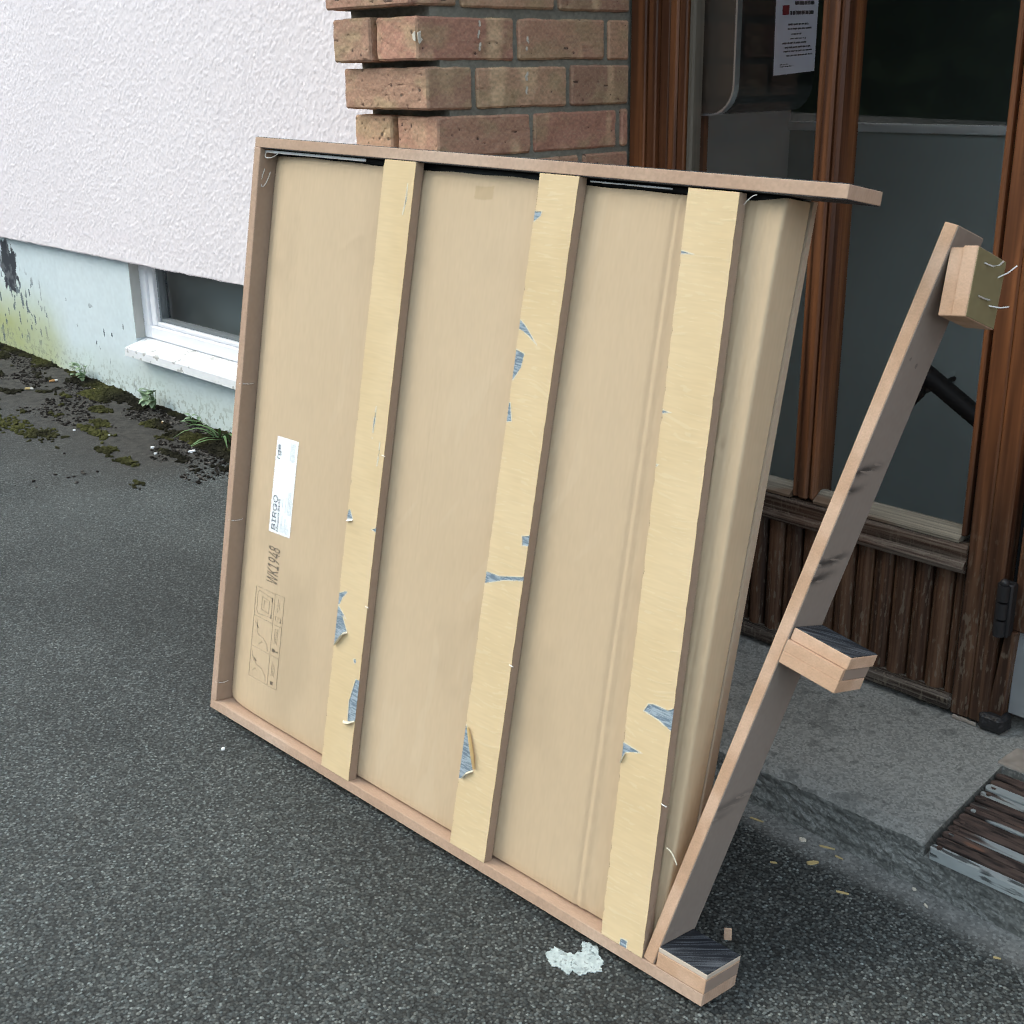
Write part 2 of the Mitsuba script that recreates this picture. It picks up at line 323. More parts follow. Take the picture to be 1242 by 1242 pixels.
def run_face_col(p, n, uv):
    a, b, c = loc(p, RUN[:3, 3], RU, RV, RN)
    f = fbm(a * 6, b * 6, c * 6, 3)
    col = mix(C(0.225, 0.185, 0.155), C(0.265, 0.22, 0.19), f) * (0.94 + 0.1 * fbm(a * 200, b * 200, c * 200, 2))
    edge = smoothstep(0.0165, 0.0171, a)
    def streak(b0, w, c0, ln):
        bb = (b - b0 - 0.22 * (c - 0.0)) / w + 0.9 * (fbm(c * 60, b * 70, 1.0, 3) - 0.5)
        return dr.exp(-bb * bb) * smoothstep(c0 + ln, c0, c) * smoothstep(0.45, 0.65, fbm(c * 45, b * 260, 3.0, 2) + 0.18)
    s = streak(0.725, 0.006, 0.02, 0.06) + streak(0.700, 0.005, 0.0, 0.05) + streak(0.600, 0.006, 0.03, 0.06) + streak(0.578, 0.007, 0.01, 0.06) + 0.5 * streak(0.245, 0.008, 0.04, 0.07) + 0.35 * streak(0.228, 0.005, 0.0, 0.07)
    dot = smoothstep(0.0038, 0.0028, dr.sqrt(dr.square(b - 0.868) + dr.square(c - 0.040))) + smoothstep(0.003, 0.002, dr.sqrt(dr.square(b - 0.874) + dr.square(c - 0.018)))
    col = mix(col, C(0.035, 0.03, 0.028), dr.clip(s, 0, 1) * 0.85)
    col = mix(col, C(0.12, 0.095, 0.08), dr.clip(dot, 0, 1) * 0.6)
    return col
scene['m_run_face'] = pr(proc(run_face_col), 0.7, 0.25)
def kraft_col(p, n, uv):
    a, b, c = loc(p)
    f = fbm(a * 14, b * 9, 1.0, 3)
    g = fbm(a * 35, b * 420, 2.0, 2)
    col = mix(C(0.620, 0.468, 0.268), C(0.685, 0.532, 0.325), f) * (0.95 + 0.08 * g)
    ln = smoothstep(0.78, 0.83, noise(a * 60 + 9 * noise(b * 31, 3.0), b * 480 + 14 * noise(a * 14, b * 9)))
    dens = smoothstep(0.50, 0.62, a + 0.25 * (fbm(a * 3, b * 5, 5.0, 2) - 0.5) - 0.0)
    return mix(col, C(0.80, 0.72, 0.52), ln * 0.13 * (0.25 + 0.75 * dens))
def kraft_h(p, n, uv):
    a, b, c = loc(p)
    ln = smoothstep(0.74, 0.84, noise(a * 60 + 9 * noise(b * 31, 3.0), b * 480 + 14 * noise(a * 14, b * 9)))
    dens = smoothstep(0.50, 0.62, a + 0.25 * (fbm(a * 3, b * 5, 5.0, 2) - 0.5))
    return 0.00020 * ln * (0.15 + 0.85 * dens) + 0.0003 * fbm(a * 30, b * 50, 1.0, 3)
scene['m_kraft'] = pr(proc(kraft_col), 0.85, 0.2, kraft_h, 6e-4)
def torn_col(p, n, uv):
    a, b, c = loc(p)
    g = fbm(a * 90, b * 700, 2.0, 3)
    return mix(C(0.155, 0.20, 0.245), C(0.34, 0.40, 0.44), smoothstep(0.3, 0.7, g))
scene['m_torn'] = pr(proc(torn_col), 0.85, 0.2)
scene['m_tornedge'] = pr((0.66, 0.60, 0.48), 0.9, 0.1)
scene['m_orangefold'] = pr((0.60, 0.42, 0.20), 0.8, 0.2)
def card_col(p, n, uv):
    a, b, c = loc(p)
    f = fbm(a * 2.2, b * 2.2, c * 2.2, 3)
    g = fbm(a * 300, b * 60, c * 300, 2)
    flute = noise(a * 26, b * 1.2)
    col = mix(C(0.505, 0.378, 0.240), C(0.575, 0.444, 0.298), 0.9 * f + 0.1 * flute) * (0.95 + 0.09 * g)
    # scuffs, rubbed places, faint vertical handling marks, an old tape mark
    sc = smoothstep(0.64, 0.72, fbm(a * 26 + 14 * noise(b * 3, a * 2), b * 7, 4.0, 3)) * smoothstep(0.5, 0.7, fbm(a * 4, b * 3, 8.0, 2))
    col = mix(col, C(0.66, 0.55, 0.40), sc * 0.10)
    dirt = smoothstep(0.56, 0.78, fbm(a * 5, b * 4, 21.0, 4))
    col = col * (1 - 0.10 * dirt)
    vl = smoothstep(0.74, 0.80, noise(a * 190, b * 1.6)) * smoothstep(0.5, 0.65, fbm(a * 6, b * 2.5, 3.0, 2))
    col = col * (1 - 0.035 * vl)
    tape = smoothstep(0.021, 0.017, dr.abs(a - 0.556)) * smoothstep(0.011, 0.008, dr.abs(b - 1.012 + 0.004 * noise(a * 90, 2.0)))
    return mix(col, C(0.40, 0.29, 0.16), tape * 0.45)
def card_h(p, n, uv):
    a, b, c = loc(p)
    return 0.00012 * noise(a * 130, b * 2) + 0.0007 * fbm(a * 22, b * 12, c * 22, 3)
scene['m_card'] = pr(proc(card_col), 0.78, 0.25, card_h, 1.5e-3)
scene['m_foam'] = pr((0.014, 0.015, 0.017), 0.5, 0.4)
scene['m_film'] = pr((0.62, 0.62, 0.60), 0.35, 0.6)
scene['m_print'] = pr((0.16, 0.125, 0.095), 0.85, 0.1)
scene['m_printlight'] = pr((0.36, 0.28, 0.19), 0.85, 0.1)
scene['m_label'] = pr((0.86, 0.88, 0.89), 0.5, 0.4)
scene['m_labelgrey'] = pr((0.56, 0.62, 0.64), 0.6, 0.3)
scene['m_labelink'] = pr((0.10, 0.12, 0.15), 0.6, 0.3)
scene['m_staple'] = pr((0.8, 0.8, 0.78), 0.35, 0.5, metallic=0.6)
def veneer_col(p, n, uv):
    g = fbm(p.x * 150 - p.y * 95, (p.y * 1.2 + p.x * 0.8) * 7, p.z * 30, 3)
    fine = fbm(p.x * 800 - p.y * 500, (p.y + p.x) * 20, 1.0, 2)
    return mix(C(0.018, 0.021, 0.027), C(0.135, 0.15, 0.17), smoothstep(0.42, 0.85, 0.55 * g + 0.45 * fine))
scene['m_veneer'] = pr(proc(veneer_col), 0.45, 0.4)
scene['m_olive'] = pr(proc(lambda p, n, uv: mix(C(0.185, 0.155, 0.078), C(0.22, 0.185, 0.098), fbm(p.x * 60, p.y * 60, p.z * 60, 3))), 0.7, 0.3)
scene['m_pinkedge'] = pr(proc(lambda p, n, uv: mix(C(0.47, 0.30, 0.195), C(0.565, 0.385, 0.27), smoothstep(0.3, 0.75, fbm(p.x * 28, p.y * 28, p.z * 20, 3))) * (0.88 + 0.22 * fbm(p.x * 500, p.y * 500, p.z * 500, 2))), 0.85, 0.2)
scene['m_paleedge'] = pr((0.50, 0.42, 0.34), 0.85, 0.2)
scene['m_backedge'] = pr((0.43, 0.335, 0.245), 0.85, 0.2)
scene['m_darkedge'] = pr((0.27, 0.205, 0.165), 0.85, 0.2)

scene['m_splash'] = pr(proc(lambda p, n, uv: mix(mix(C(0.30, 0.36, 0.36), C(0.52, 0.58, 0.57), fbm(p.x * 160, p.y * 160, 1.0, 3)), C(0.10, 0.11, 0.11), smoothstep(0.60, 0.72, fbm(p.x * 240, p.y * 240, 5.0, 3)) * 0.45)), 0.9, 0.1,
                       lambda p, n, uv: 0.0035 * fbm(p.x * 230, p.y * 230, 1.0, 3), 1e-3)
scene['m_chip'] = pr((0.52, 0.40, 0.19), 0.8, 0.2)
scene['m_chippale'] = pr((0.62, 0.57, 0.48), 0.8, 0.2)
scene['m_butt'] = pr((0.50, 0.27, 0.11), 0.8, 0.2)
scene['m_buttwhite'] = pr((0.70, 0.68, 0.62), 0.8, 0.2)
scene['m_moss'] = pr(proc(lambda p, n, uv: mix(C(0.014, 0.013, 0.008), C(0.050, 0.050, 0.016), smoothstep(0.35, 0.72, fbm(p.x * 5, p.y * 5, 1.0, 3))) * (0.6 + 0.8 * noise(p.x * 150, p.y * 150, p.z * 150))), 0.95, 0.1)
scene['m_soil'] = pr(proc(lambda p, n, uv: mix(C(0.014, 0.012, 0.010), C(0.11, 0.10, 0.09), smoothstep(0.6, 1.0, cell_rand(p.x * 70, p.y * 70)))), 0.95, 0.1)
scene['m_leaf'] = pr((0.13, 0.22, 0.09), 0.6, 0.3)
scene['m_leafpale'] = pr((0.24, 0.33, 0.20), 0.6, 0.3)
scene['m_hedge'] = pr(proc(lambda p, n, uv: mix(C(0.02, 0.035, 0.014), C(0.06, 0.085, 0.03), noise(p.x * 9, p.y * 9, p.z * 9))), 0.8, 0.2)

# ------------------------------------------------------------------ ground
xs = np.concatenate([np.linspace(-60, -9, 18), np.linspace(-8, 4, 49), np.linspace(5, 60, 18)])
ys = np.concatenate([np.linspace(-60, -4, 18), np.linspace(-3, 4.4, 38), np.linspace(5, 40, 12)])
gx, gy = np.meshgrid(xs, ys, indexing='ij')
GV = np.stack([gx, gy, gz(gx)], -1).reshape(-1, 3)
ny = len(ys); idx = np.arange(len(xs) * ny).reshape(len(xs), ny)
GF = np.stack([idx[:-1, :-1], idx[1:, :-1], idx[1:, 1:], idx[:-1, 1:]], -1).reshape(-1, 4)
put('asphalt_ground', trimesh.Trimesh(GV, np.vstack([GF[:, [0, 1, 2]], GF[:, [0, 2, 3]]]), process=False), 'm_asphalt')
tag('asphalt_ground', 'dark grey asphalt with fine pale chippings', kind='structure')

# ------------------------------------------------------------------ building: wall, plinth, basement window
B = 'building'
tag(B, 'white rendered building with pale blue plinth, brick entrance pier and brown glazed entrance', 'building')
PX0, PX1 = -14.0, -1.95          # extent of the rendered wall
WX0, WX1, WZ0, WZ1 = -4.172, -3.02, 0.285, 0.66
YP = 2.05
# render shell, its foot slightly uneven
segs = 240
bx_ = np.linspace(PX0, PX1, segs)
foot = [(x, 0.567 + 0.0022 * (meshkit.noise(np.array([x * 9, 0.3, 0.0])) - 0.5)) for x in bx_]
shell = Polygon(foot + [(PX1, 3.4), (PX0, 3.4)])
m = prism(shell, 0, 0.07)
m = remap(m, lambda v: np.stack([v[:, 0], 2.02 + v[:, 2], v[:, 1]], 1))
m.apply_translation([0, 0.004, 0])
# the coarse spatter coat of the part in view: real relief
sx, sz = np.arange(-5.6, PX1, 0.0034), np.concatenate([[0.5668], np.arange(0.570, 1.74, 0.0034)])
SXX, SZZ = np.meshgrid(sx, sz, indexing='ij')
q_ = np.stack([SXX, SZZ, SXX * 0], -1)
from scipy.spatial import cKDTree
ng = 62000
rw = np.random.default_rng(3)
gp = np.stack([rw.uniform(-5.62, PX1 + 0.02, ng), rw.uniform(0.55, 1.76, ng)], 1)
gr, gh = rw.uniform(0.0034, 0.0075, ng), rw.uniform(0.2, 1.0, ng) ** 1.6
dd, ix = cKDTree(gp).query(np.stack([SXX.ravel(), SZZ.ravel()], 1), k=4)
hh = (0.0021 * gh[ix] * np.exp(-(dd / gr[ix]) ** 2)).max(1).reshape(SXX.shape) + 0.0008 * meshkit.fbm(q_ * 160, 2, 1) + 0.003 * meshkit.noise(q_ * 2.1, 3)
SYY = 2.0195 - hh
SZZ[:, 0] += 0.003 * (meshkit.noise(np.stack([sx * 22, sx * 0, sx * 0], -1), 6) - 0.5)
gridv = np.stack([SXX, SYY, SZZ], -1)
soff = gridv[:, :1].copy(); soff[:, :, 1] = 2.09; soff[:, :, 2] += 0.002
gridv = np.concatenate([soff, gridv], 1)
n0_, n1_ = gridv.shape[:2]; i_ = np.arange(n0_ * n1_).reshape(n0_, n1_)
f_ = np.stack([i_[:-1, :-1], i_[1:, :-1], i_[1:, 1:], i_[:-1, 1:]], -1).reshape(-1, 4)
put(B + '__wall', m, 'm_stucco')
put(B + '__wall__spatter_coat', trimesh.Trimesh(gridv.reshape(-1, 3), np.vstack([f_[:, [0, 1, 2]], f_[:, [0, 2, 3]]]), process=False), 'm_coat', smooth=True)
pl = sbox(PX0, -0.6, PX1, 0.9).difference(sbox(WX0, 0.262, WX1, WZ1))
m = prism(pl, 0, 0.22)
m = remap(m, lambda v: np.stack([v[:, 0], YP + v[:, 2], v[:, 1]], 1))
put(B + '__plinth', m, 'm_plinth')
# raw cement lining of the reveal at the left of the window
put(B + '__reveal', cb((WX0 - 0.0, YP + 0.001, WZ0 + 0.004), (WX0 + 0.0035, YP + 0.07, WZ1), 0.0005), 'm_reveal')
YF = YP + 0.034
W_ = B + '__window'
fx0 = WX0 + 0.0045
put(W_, cat([cb((fx0, YF, WZ0 + 0.005), (fx0 + 0.045, YF + 0.06, WZ1 - 0.005), 0.003), cb((WX1 - 0.05, YF, WZ0 + 0.005), (WX1 - 0.004, YF + 0.06, WZ1 - 0.005), 0.003),
             cb((fx0 + 0.0455, YF + 0.001, WZ0 + 0.005), (WX1 - 0.0505, YF + 0.06, WZ0 + 0.05), 0.003), cb((fx0 + 0.0455, YF + 0.001, WZ1 - 0.05), (WX1 - 0.0505, YF + 0.06, WZ1 - 0.005), 0.003)]), 'm_whiteframe')
put(W_ + '__sash', cat([cb((fx0 + 0.047, YF + 0.008, WZ0 + 0.052), (fx0 + 0.084, YF + 0.055, WZ1 - 0.052), 0.003), cb((WX1 - 0.09, YF + 0.008, WZ0 + 0.052), (WX1 - 0.052, YF + 0.055, WZ1 - 0.052), 0.003),
             cb((fx0 + 0.0845, YF + 0.009, WZ0 + 0.052), (WX1 - 0.0905, YF + 0.055, WZ0 + 0.066), 0.003)]), 'm_whiteframe')
put(W_ + '__gasket', cat([cb((fx0 + 0.0845, YF + 0.022, WZ0 + 0.067), (fx0 + 0.096, YF + 0.05, WZ1 - 0.05), 0.001), cb((fx0 + 0.0965, YF + 0.022, WZ0 + 0.067), (WX1 - 0.092, YF + 0.05, WZ0 + 0.078), 0.001)]), 'm_gasket')
put(W_ + '__pane', trimesh.Trimesh(np.array([[fx0 + 0.08, YF + 0.04, WZ0 + 0.06], [WX1 - 0.08, YF + 0.04, WZ0 + 0.06], [WX1 - 0.08, YF + 0.04, WZ1], [fx0 + 0.08, YF + 0.04, WZ1]]), [[0, 1, 2], [0, 2, 3]], process=False), 'm_glass')
# sloping sill with drip edge
sp = Polygon([(YF + 0.02, 0.2865), (YF - 0.001, 0.2865), (1.998, 0.2635), (1.9965, 0.236), (2.004, 0.235), (2.0065, 0.252), (YP - 0.001, 0.262), (YF + 0.02, 0.262)])
m = prism(sp, -4.163, WX1 + 0.02)
m = remap(m, lambda v: np.stack([v[:, 2], v[:, 0], v[:, 1]], 1))
put(W_ + '__sill', m, 'm_white')
# dim basement room behind the pane
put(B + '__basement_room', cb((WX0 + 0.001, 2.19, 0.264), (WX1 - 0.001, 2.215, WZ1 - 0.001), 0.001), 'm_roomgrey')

# ------------------------------------------------------------------ brick pier (wing wall of the entrance), front courses corbelled out
XR, XL, YB = -1.728, -1.965, 1.929
def row_y(k):                       # k = 1 is the topmost course in view
    if k >= 5: return 1.457
    if k >= 1: return {1: 1.391, 2: 1.404, 3: 1.423, 4: 1.442}[k]
    return max(1.391 + 0.0165 * (k - 1), 1.30)
ZB = {1: 1.2745, 2: 1.1895, 3: 1.1085, 4: 1.0285}
P_ = B + '__pier'
mort, bi = [], 0
for k in range(-11, 18):
    z0 = ZB.get(k, 1.0285 - 0.081 * (k - 4) if k > 4 else 1.2745 + 0.081 * (1 - k))
    if z0 < -0.02: continue
    zt = z0 + 0.0695
    y0 = row_y(k); near = -1 <= k <= 5
    zn = ZB.get(k - 1, z0 + 0.081)
    mort.append(cb((XL + 0.012, y0 + 0.034, z0 - 0.0001), (XR - 0.006, 2.07, zn - 0.0001), 0.0002))
    spec = []                      # x0, x1, y0, y1
    mid = (XL + XR) / 2
    if k % 2 == 0:
        L1, G = 0.221, 0.012
        spec += [(XL, mid - 0.009, y0, y0 + L1), (mid + 0.006, XR, y0 + 0.001, y0 + L1)]
        ya = y0 + L1 + G
    else:
        spec += [(XL, XR, y0, y0 + 0.101)]
        ya = y0 + 0.101 + 0.012
    first = True
    while ya < YB - 0.008:
        ye = min(ya + 0.222, YB)
        if YB - ye < 0.02: ye = YB
        spec += [(XR - 0.104, XR, ya, ye), (XL, XL + 0.104, ya, ye)]
        ya = ye + 0.013
    for (xa, xb, a0, a1) in spec:
        bi += 1
        r3 = rng.uniform(-1, 1, 6)
        lo = np.array([xa, a0, z0 + 0.0012 * r3[0]]); hi = np.array([xb, a1, zt + 0.0015 * r3[1]])
        vis = near and xb > -1.8 or (near and a0 < 1.5)
        if vis:
            hi[0] += 0.0016 * r3[2] if xb == XR else 0
            mm = cb(lo, hi, 0.0035)
            mm = rough(mm, 0.011, 0.0022, 42, seed=bi)
            tilt = trimesh.transformations.rotation_matrix(0.006 * r3[3], [1, 0.3 * r3[4], 0.2], (lo + hi) / 2)
            mm.apply_transform(tilt)
            put(P_ + '__brick', mm, 'm_brick', smooth=50, number=True) if False else put(P_ + '__brick', mm, 'm_brick', smooth=True, uv=(rng.uniform(), rng.uniform()))
        else:
            put(P_ + '__brick', cb(lo, hi, 0.004), 'm_brick', uv=(rng.uniform(), rng.uniform()))
put(P_ + '__mortar', cat(mort), 'm_mortar')
# a small fleck and streaks of pale paint / lime left on the pier
def fleck(pts, y0, axis):
    poly = Polygon(pts).buffer(0.0006)
    mm = prism(poly, 0, 0.0016)
    if axis == 'x': mm = remap(mm, lambda v: np.stack([v[:, 2] + y0, v[:, 0], v[:, 1]], 1))
    else: mm = remap(mm, lambda v: np.stack([v[:, 0], y0 - v[:, 2], v[:, 1]], 1))
    return mm
FL = [fleck([(1.404, 1.232), (1.410, 1.235), (1.409, 1.226), (1.413, 1.222), (1.407, 1.216), (1.405, 1.223)], XR + 0.0018, 'x'),
      fleck([(-1.737, 1.230), (-1.7315, 1.234), (-1.7305, 1.220), (-1.735, 1.222)], 1.4035, 'y'),
      ]
rf = np.random.default_rng(12)
for (yc, z0_, z1_, n_) in ((1.653, 1.132, 1.168, 16), (1.541, 1.204, 1.252, 14), (1.655, 1.205, 1.225, 4)):
    for _ in range(n_):
        z_ = rf.uniform(z0_, z1_); y_ = yc + rf.normal() * 0.0012; r_ = rf.uniform(0.0005, 0.0016)
        FL.append(fleck([(y_ + r_ * math.cos(t_) * rf.uniform(0.6, 1), z_ + 2.2 * r_ * math.sin(t_)) for t_ in np.linspace(0, 5.2, 6)], XR + 0.0012, 'x'))
tag(put(P_ + '__lime_fleck', cat(FL), 'm_chippale'), kind='stuff')

# ------------------------------------------------------------------ entrance glazing
G_ = B + '__entrance'
YD = 1.93
ZBOT, ZTOP = 0.0785, 2.32
def vx(x0, x1, y0, y1, z0, z1, c=0.0025): return cb((x0, y0, z0), (x1, y1, z1), c)
# left jamb: three stepped members and a thin bead
put(G_ + '__jamb', cat([vx(XR + 0.002, -1.6872, YD, YD + 0.09, ZBOT, ZTOP), vx(-1.6855, -1.6635, YD + 0.004, YD + 0.09, ZBOT, ZTOP)]), 'm_door')
put(G_ + '__jamb', cat([vx(-1.6625, -1.640, YD + 0.014, YD + 0.09, ZBOT, ZTOP), vx(-1.6392, -1.6185, YD + 0.011, YD + 0.09, ZBOT, ZTOP, 0.004), vx(-1.6178, -1.599, YD + 0.014, YD + 0.09, ZBOT, ZTOP)]), 'm_door')
put(G_ + '__bead', vx(-1.5982, -1.584, YD + 0.018, YD + 0.05, 0.41, ZTOP, 0.004), 'm_sidebead')
# mullion: groove on its left
put(G_ + '__mullion', cat([vx(-1.2985, -1.2875, YD + 0.002, YD + 0.06, 0.4005, ZTOP), vx(-1.2845, -1.2625, YD - 0.004, YD + 0.06, 0.4005, ZTOP, 0.004), vx(-1.2615, -1.247, YD - 0.001, YD + 0.06, 0.4005, ZTOP, 0.005)]), 'm_door')
# right stile with glazing bead
put(G_ + '__bead', vx(-0.9525, -0.9435, YD - 0.001, YD + 0.05, 0.41, ZTOP, 0.002), 'm_door')
put(G_ + '__stile', cat([vx(-0.936, -0.903, YD - 0.003, YD + 0.06, ZBOT, ZTOP, 0.003), vx(-0.9024, -0.868, YD - 0.002, YD + 0.06, ZBOT, ZTOP, 0.003)]), 'm_door')
put(G_ + '__backing', cat([vx(-0.9432, -0.9362, YD + 0.012, YD + 0.05, ZBOT, ZTOP, 0.001)]), 'm_dark')
# sloping beads under the panes
for x0, x1 in ((-1.598, -1.2995), (-1.2465, -0.953)):
    poly = Polygon([(YD - 0.004, 0.398), (YD - 0.006, 0.404), (YD + 0.018, 0.420), (YD + 0.03, 0.420), (YD + 0.03, 0.398)])
    mm = prism(poly, x0, x1); mm = remap(mm, lambda v: np.stack([v[:, 2], v[:, 0], v[:, 1]], 1))
    put(G_ + '__bead', mm, 'm_bead')
    put(G_ + '__pane', trimesh.Trimesh(np.array([[x0 - 0.004, YD + 0.028, 0.41], [x1 + 0.004, YD + 0.028, 0.41], [x1 + 0.004, YD + 0.028, ZTOP], [x0 - 0.004, YD + 0.028, ZTOP]]), [[0, 1, 2], [0, 2, 3]], process=False), 'm_glass')
# weathered middle rail: moulded
prof = [(YD + 0.04, 0.3965), (YD - 0.002, 0.3965), (YD - 0.006, 0.390), (YD - 0.004, 0.368), (YD - 0.010, 0.364), (YD - 0.014, 0.356), (YD - 0.010, 0.347), (YD + 0.002, 0.343), (YD + 0.04, 0.343)]
mm = prism(Polygon(prof), -1.5975, -0.9365); mm = remap(mm, lambda v: np.stack([v[:, 2], v[:, 0], v[:, 1]], 1))
put(G_ + '__rail', rough(mm, 0.03, 0.0012, 60, 3), 'm_door_rail')
mm = vx(-1.5975, -0.9365, YD - 0.003, YD + 0.045, ZBOT, 0.108, 0.006)
put(G_ + '__bottom_rail', rough(mm, 0.02, 0.0022, 55, 5), 'm_door_rail')
# reeded boards
nb, x = 0, -1.5965
while x < -0.945:
    wd = 0.0395 + 0.0015 * math.sin(nb * 2.1)
    x1 = min(x + wd, -0.9375)
    gap = 0.0022 if nb % 3 else 0.0014
    t = np.linspace(0, 1, 7)
    pr_ = [(x + gap + (x1 - x - 2 * gap) * s, YD + 0.022 - 0.012 * math.sin(math.pi * s) ** 0.7) for s in t]
    poly = Polygon(pr_ + [(x1 - gap, YD + 0.035), (x + gap, YD + 0.035)])
    mm = prism(poly, 0.106, 0.3445)
    put(G_ + '__board', rough(mm, 0.04, 0.0009, 40, nb), 'm_door', smooth=40)
    x = x1; nb += 1
put(G_ + '__panel_back', vx(-1.597, -0.937, YD + 0.036, YD + 0.05, 0.1, 0.36, 0.001), 'm_dark')
# chalky crust at the foot of the stile
mm = rough(cb((-0.930, YD - 0.0048, 0.071), (-0.884, YD - 0.002, 0.078), 0.001), 0.005, 0.0028, 150, 9)
put(G_ + '__crust', mm, 'm_cement')
# door leaf at the right edge, its hinge and foot
D_ = B + '__door'
put(D_ + '__stile', vx(-0.853, -0.790, YD + 0.012, YD + 0.06, 0.262, ZTOP, 0.003), 'm_door')
mm = trimesh.convex.convex_hull(np.array([[x_, y_, z_] for (x_, z_) in ((-0.872, 0.09), (-0.846, 0.09), (-0.838, 0.262), (-0.856, 0.262)) for y_ in (YD + 0.004, YD + 0.05)]))
put(D_ + '__worn_stile', mm, 'm_door')
put(D_ + '__kick_plate', vx(-0.843, -0.10, YD + 0.020, YD + 0.04, 0.105, 0.42, 0.002), 'm_plate')
put(D_ + '__rail', cat([vx(-0.789, -0.03, YD + 0.012, YD + 0.06, 0.425, 0.55, 0.003), vx(-0.789, -0.03, YD + 0.012, YD + 0.06, 2.15, ZTOP, 0.003), vx(-0.099, -0.03, YD + 0.012, YD + 0.06, 0.1, 0.424, 0.003)]), 'm_door')
put(D_ + '__stile', vx(-0.10, -0.03, YD + 0.011, YD + 0.061, 0.551, 2.149, 0.003), 'm_door')
put(D_ + '__pane', trimesh.Trimesh(np.array([[-0.79, YD + 0.035, 0.54], [-0.10, YD + 0.035, 0.54], [-0.10, YD + 0.035, 2.16], [-0.79, YD + 0.035, 2.16]]), [[0, 1, 2], [0, 2, 3]], process=False), 'm_glass')
hz = [cb((-0.874, YD - 0.012, 0.255), (-0.846, YD + 0.01, 0.352), 0.003)] + [cyl((-0.860, YD - 0.014, z), (-0.860, YD - 0.014, z + 0.028), 0.0095, 14) for z in (0.258, 0.290, 0.322)] + [trimesh.creation.icosphere(2, 0.0075).apply_translation((-0.860, YD - 0.014, 0.354))]
put(D_ + '__hinge', cat(hz), 'm_blackmetal', smooth=40)
mm = rough(cb((-0.880, YD - 0.012, 0.072), (-0.835, YD + 0.03, 0.104), 0.006), 0.007, 0.003, 90, 4)
put(D_ + '__foot', mm, 'm_blackmetal')
put(G_ + '__gap_backing', vx(-0.868, -0.852, YD + 0.035, YD + 0.06, ZBOT, ZTOP, 0.001), 'm_dark')
put(G_ + '__head', vx(XR + 0.002, -0.02, YD - 0.001, YD + 0.09, ZTOP + 0.0005, 2.46, 0.003), 'm_door_rail')
# right-hand wing wall, canopy, upper front: outside the picture, closes the recess
put(B + '__wing_wall', cb((0.02, 1.457, -0.3), (0.257, 2.3, 2.46), 0.003), 'm_brick', uv=(0.3, 0.3))
put(B + '__canopy', cb((-2.1, 1.22, 2.4605), (0.4, 2.3, 2.62), 0.004), 'm_stucco')
put(B + '__upper_wall', cb((PX1 + 0.0005, 2.1, 2.6205), (9.0, 2.4, 3.4), 0.001), 'm_stucco')
put(B + '__right_wall', cb((0.2575, 2.05, -0.6), (9.0, 2.3, 2.62), 0.001), 'm_stucco')
# hall behind the glass
H_ = B + '__hall'
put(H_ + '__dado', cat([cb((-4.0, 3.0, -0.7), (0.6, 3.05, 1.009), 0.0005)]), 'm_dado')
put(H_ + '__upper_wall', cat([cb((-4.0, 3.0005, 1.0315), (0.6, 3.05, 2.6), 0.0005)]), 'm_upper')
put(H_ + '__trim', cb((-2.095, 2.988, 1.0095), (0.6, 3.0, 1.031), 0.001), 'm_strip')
put(H_ + '__side_wall', cb((-2.145, 2.2805, -0.7), (-2.0955, 2.9995, 2.6), 0.0005), 'm_hallside')
put(H_ + '__side_wall', cat([cb((0.6, 2.3, -0.7), (0.65, 3.05, 2.6), 0.0005), cb((-1.96, 2.072, -0.7), (-1.94, 2.28, 2.6), 0.0005), cb((-4.0, 2.27, -0.7), (-1.96, 2.28, 2.6), 0.0005)]), 'm_dado')
put(H_ + '__floor', cb((-4.0, 1.985, -0.72), (0.6, 3.05, -0.702), 0.0005), 'm_intfloor')
put(H_ + '__ceiling', cb((-4.0, 2.021, 2.601), (0.6, 3.05, 2.65), 0.0005), 'm_ceiling')

# wall cabinet seen through the glass: rounded front, bright rim, black side
K = 'wall_cabinet'
def rrect(x0, z0, x1, z1, r): return sbox(x0 + r, z0 + r, x1 - r, z1 - r).buffer(r, quad_segs=8)
def ext_y(poly, y0, y1):
    mm = prism(poly, y0, y1); return remap(mm, lambda v: np.stack([v[:, 0], v[:, 2], v[:, 1]], 1))
cabp = rrect(-1.905, 1.086, -1.519, 1.75, 0.055)
put(K + '__body', ext_y(cabp.buffer(-0.001), 2.0, 2.245), 'm_cabside', smooth=30)
put(K + '__front', ext_y(cabp.buffer(-0.004), 1.990, 1.9995), 'm_cabfront', smooth=30)
put(K + '__rim', ext_y(cabp.buffer(0.0012).difference(cabp.buffer(-0.0028)), 1.988, 2.0025), 'm_silver', smooth=30)
put(K + '__bracket', cb((-1.95, 2.03, 1.3), (-1.9045, 2.2, 1.5), 0.002), 'm_cabside')
tag(K, 'dark wall cabinet with rounded corners and silver rim behind the left glass pane', 'cabinet')
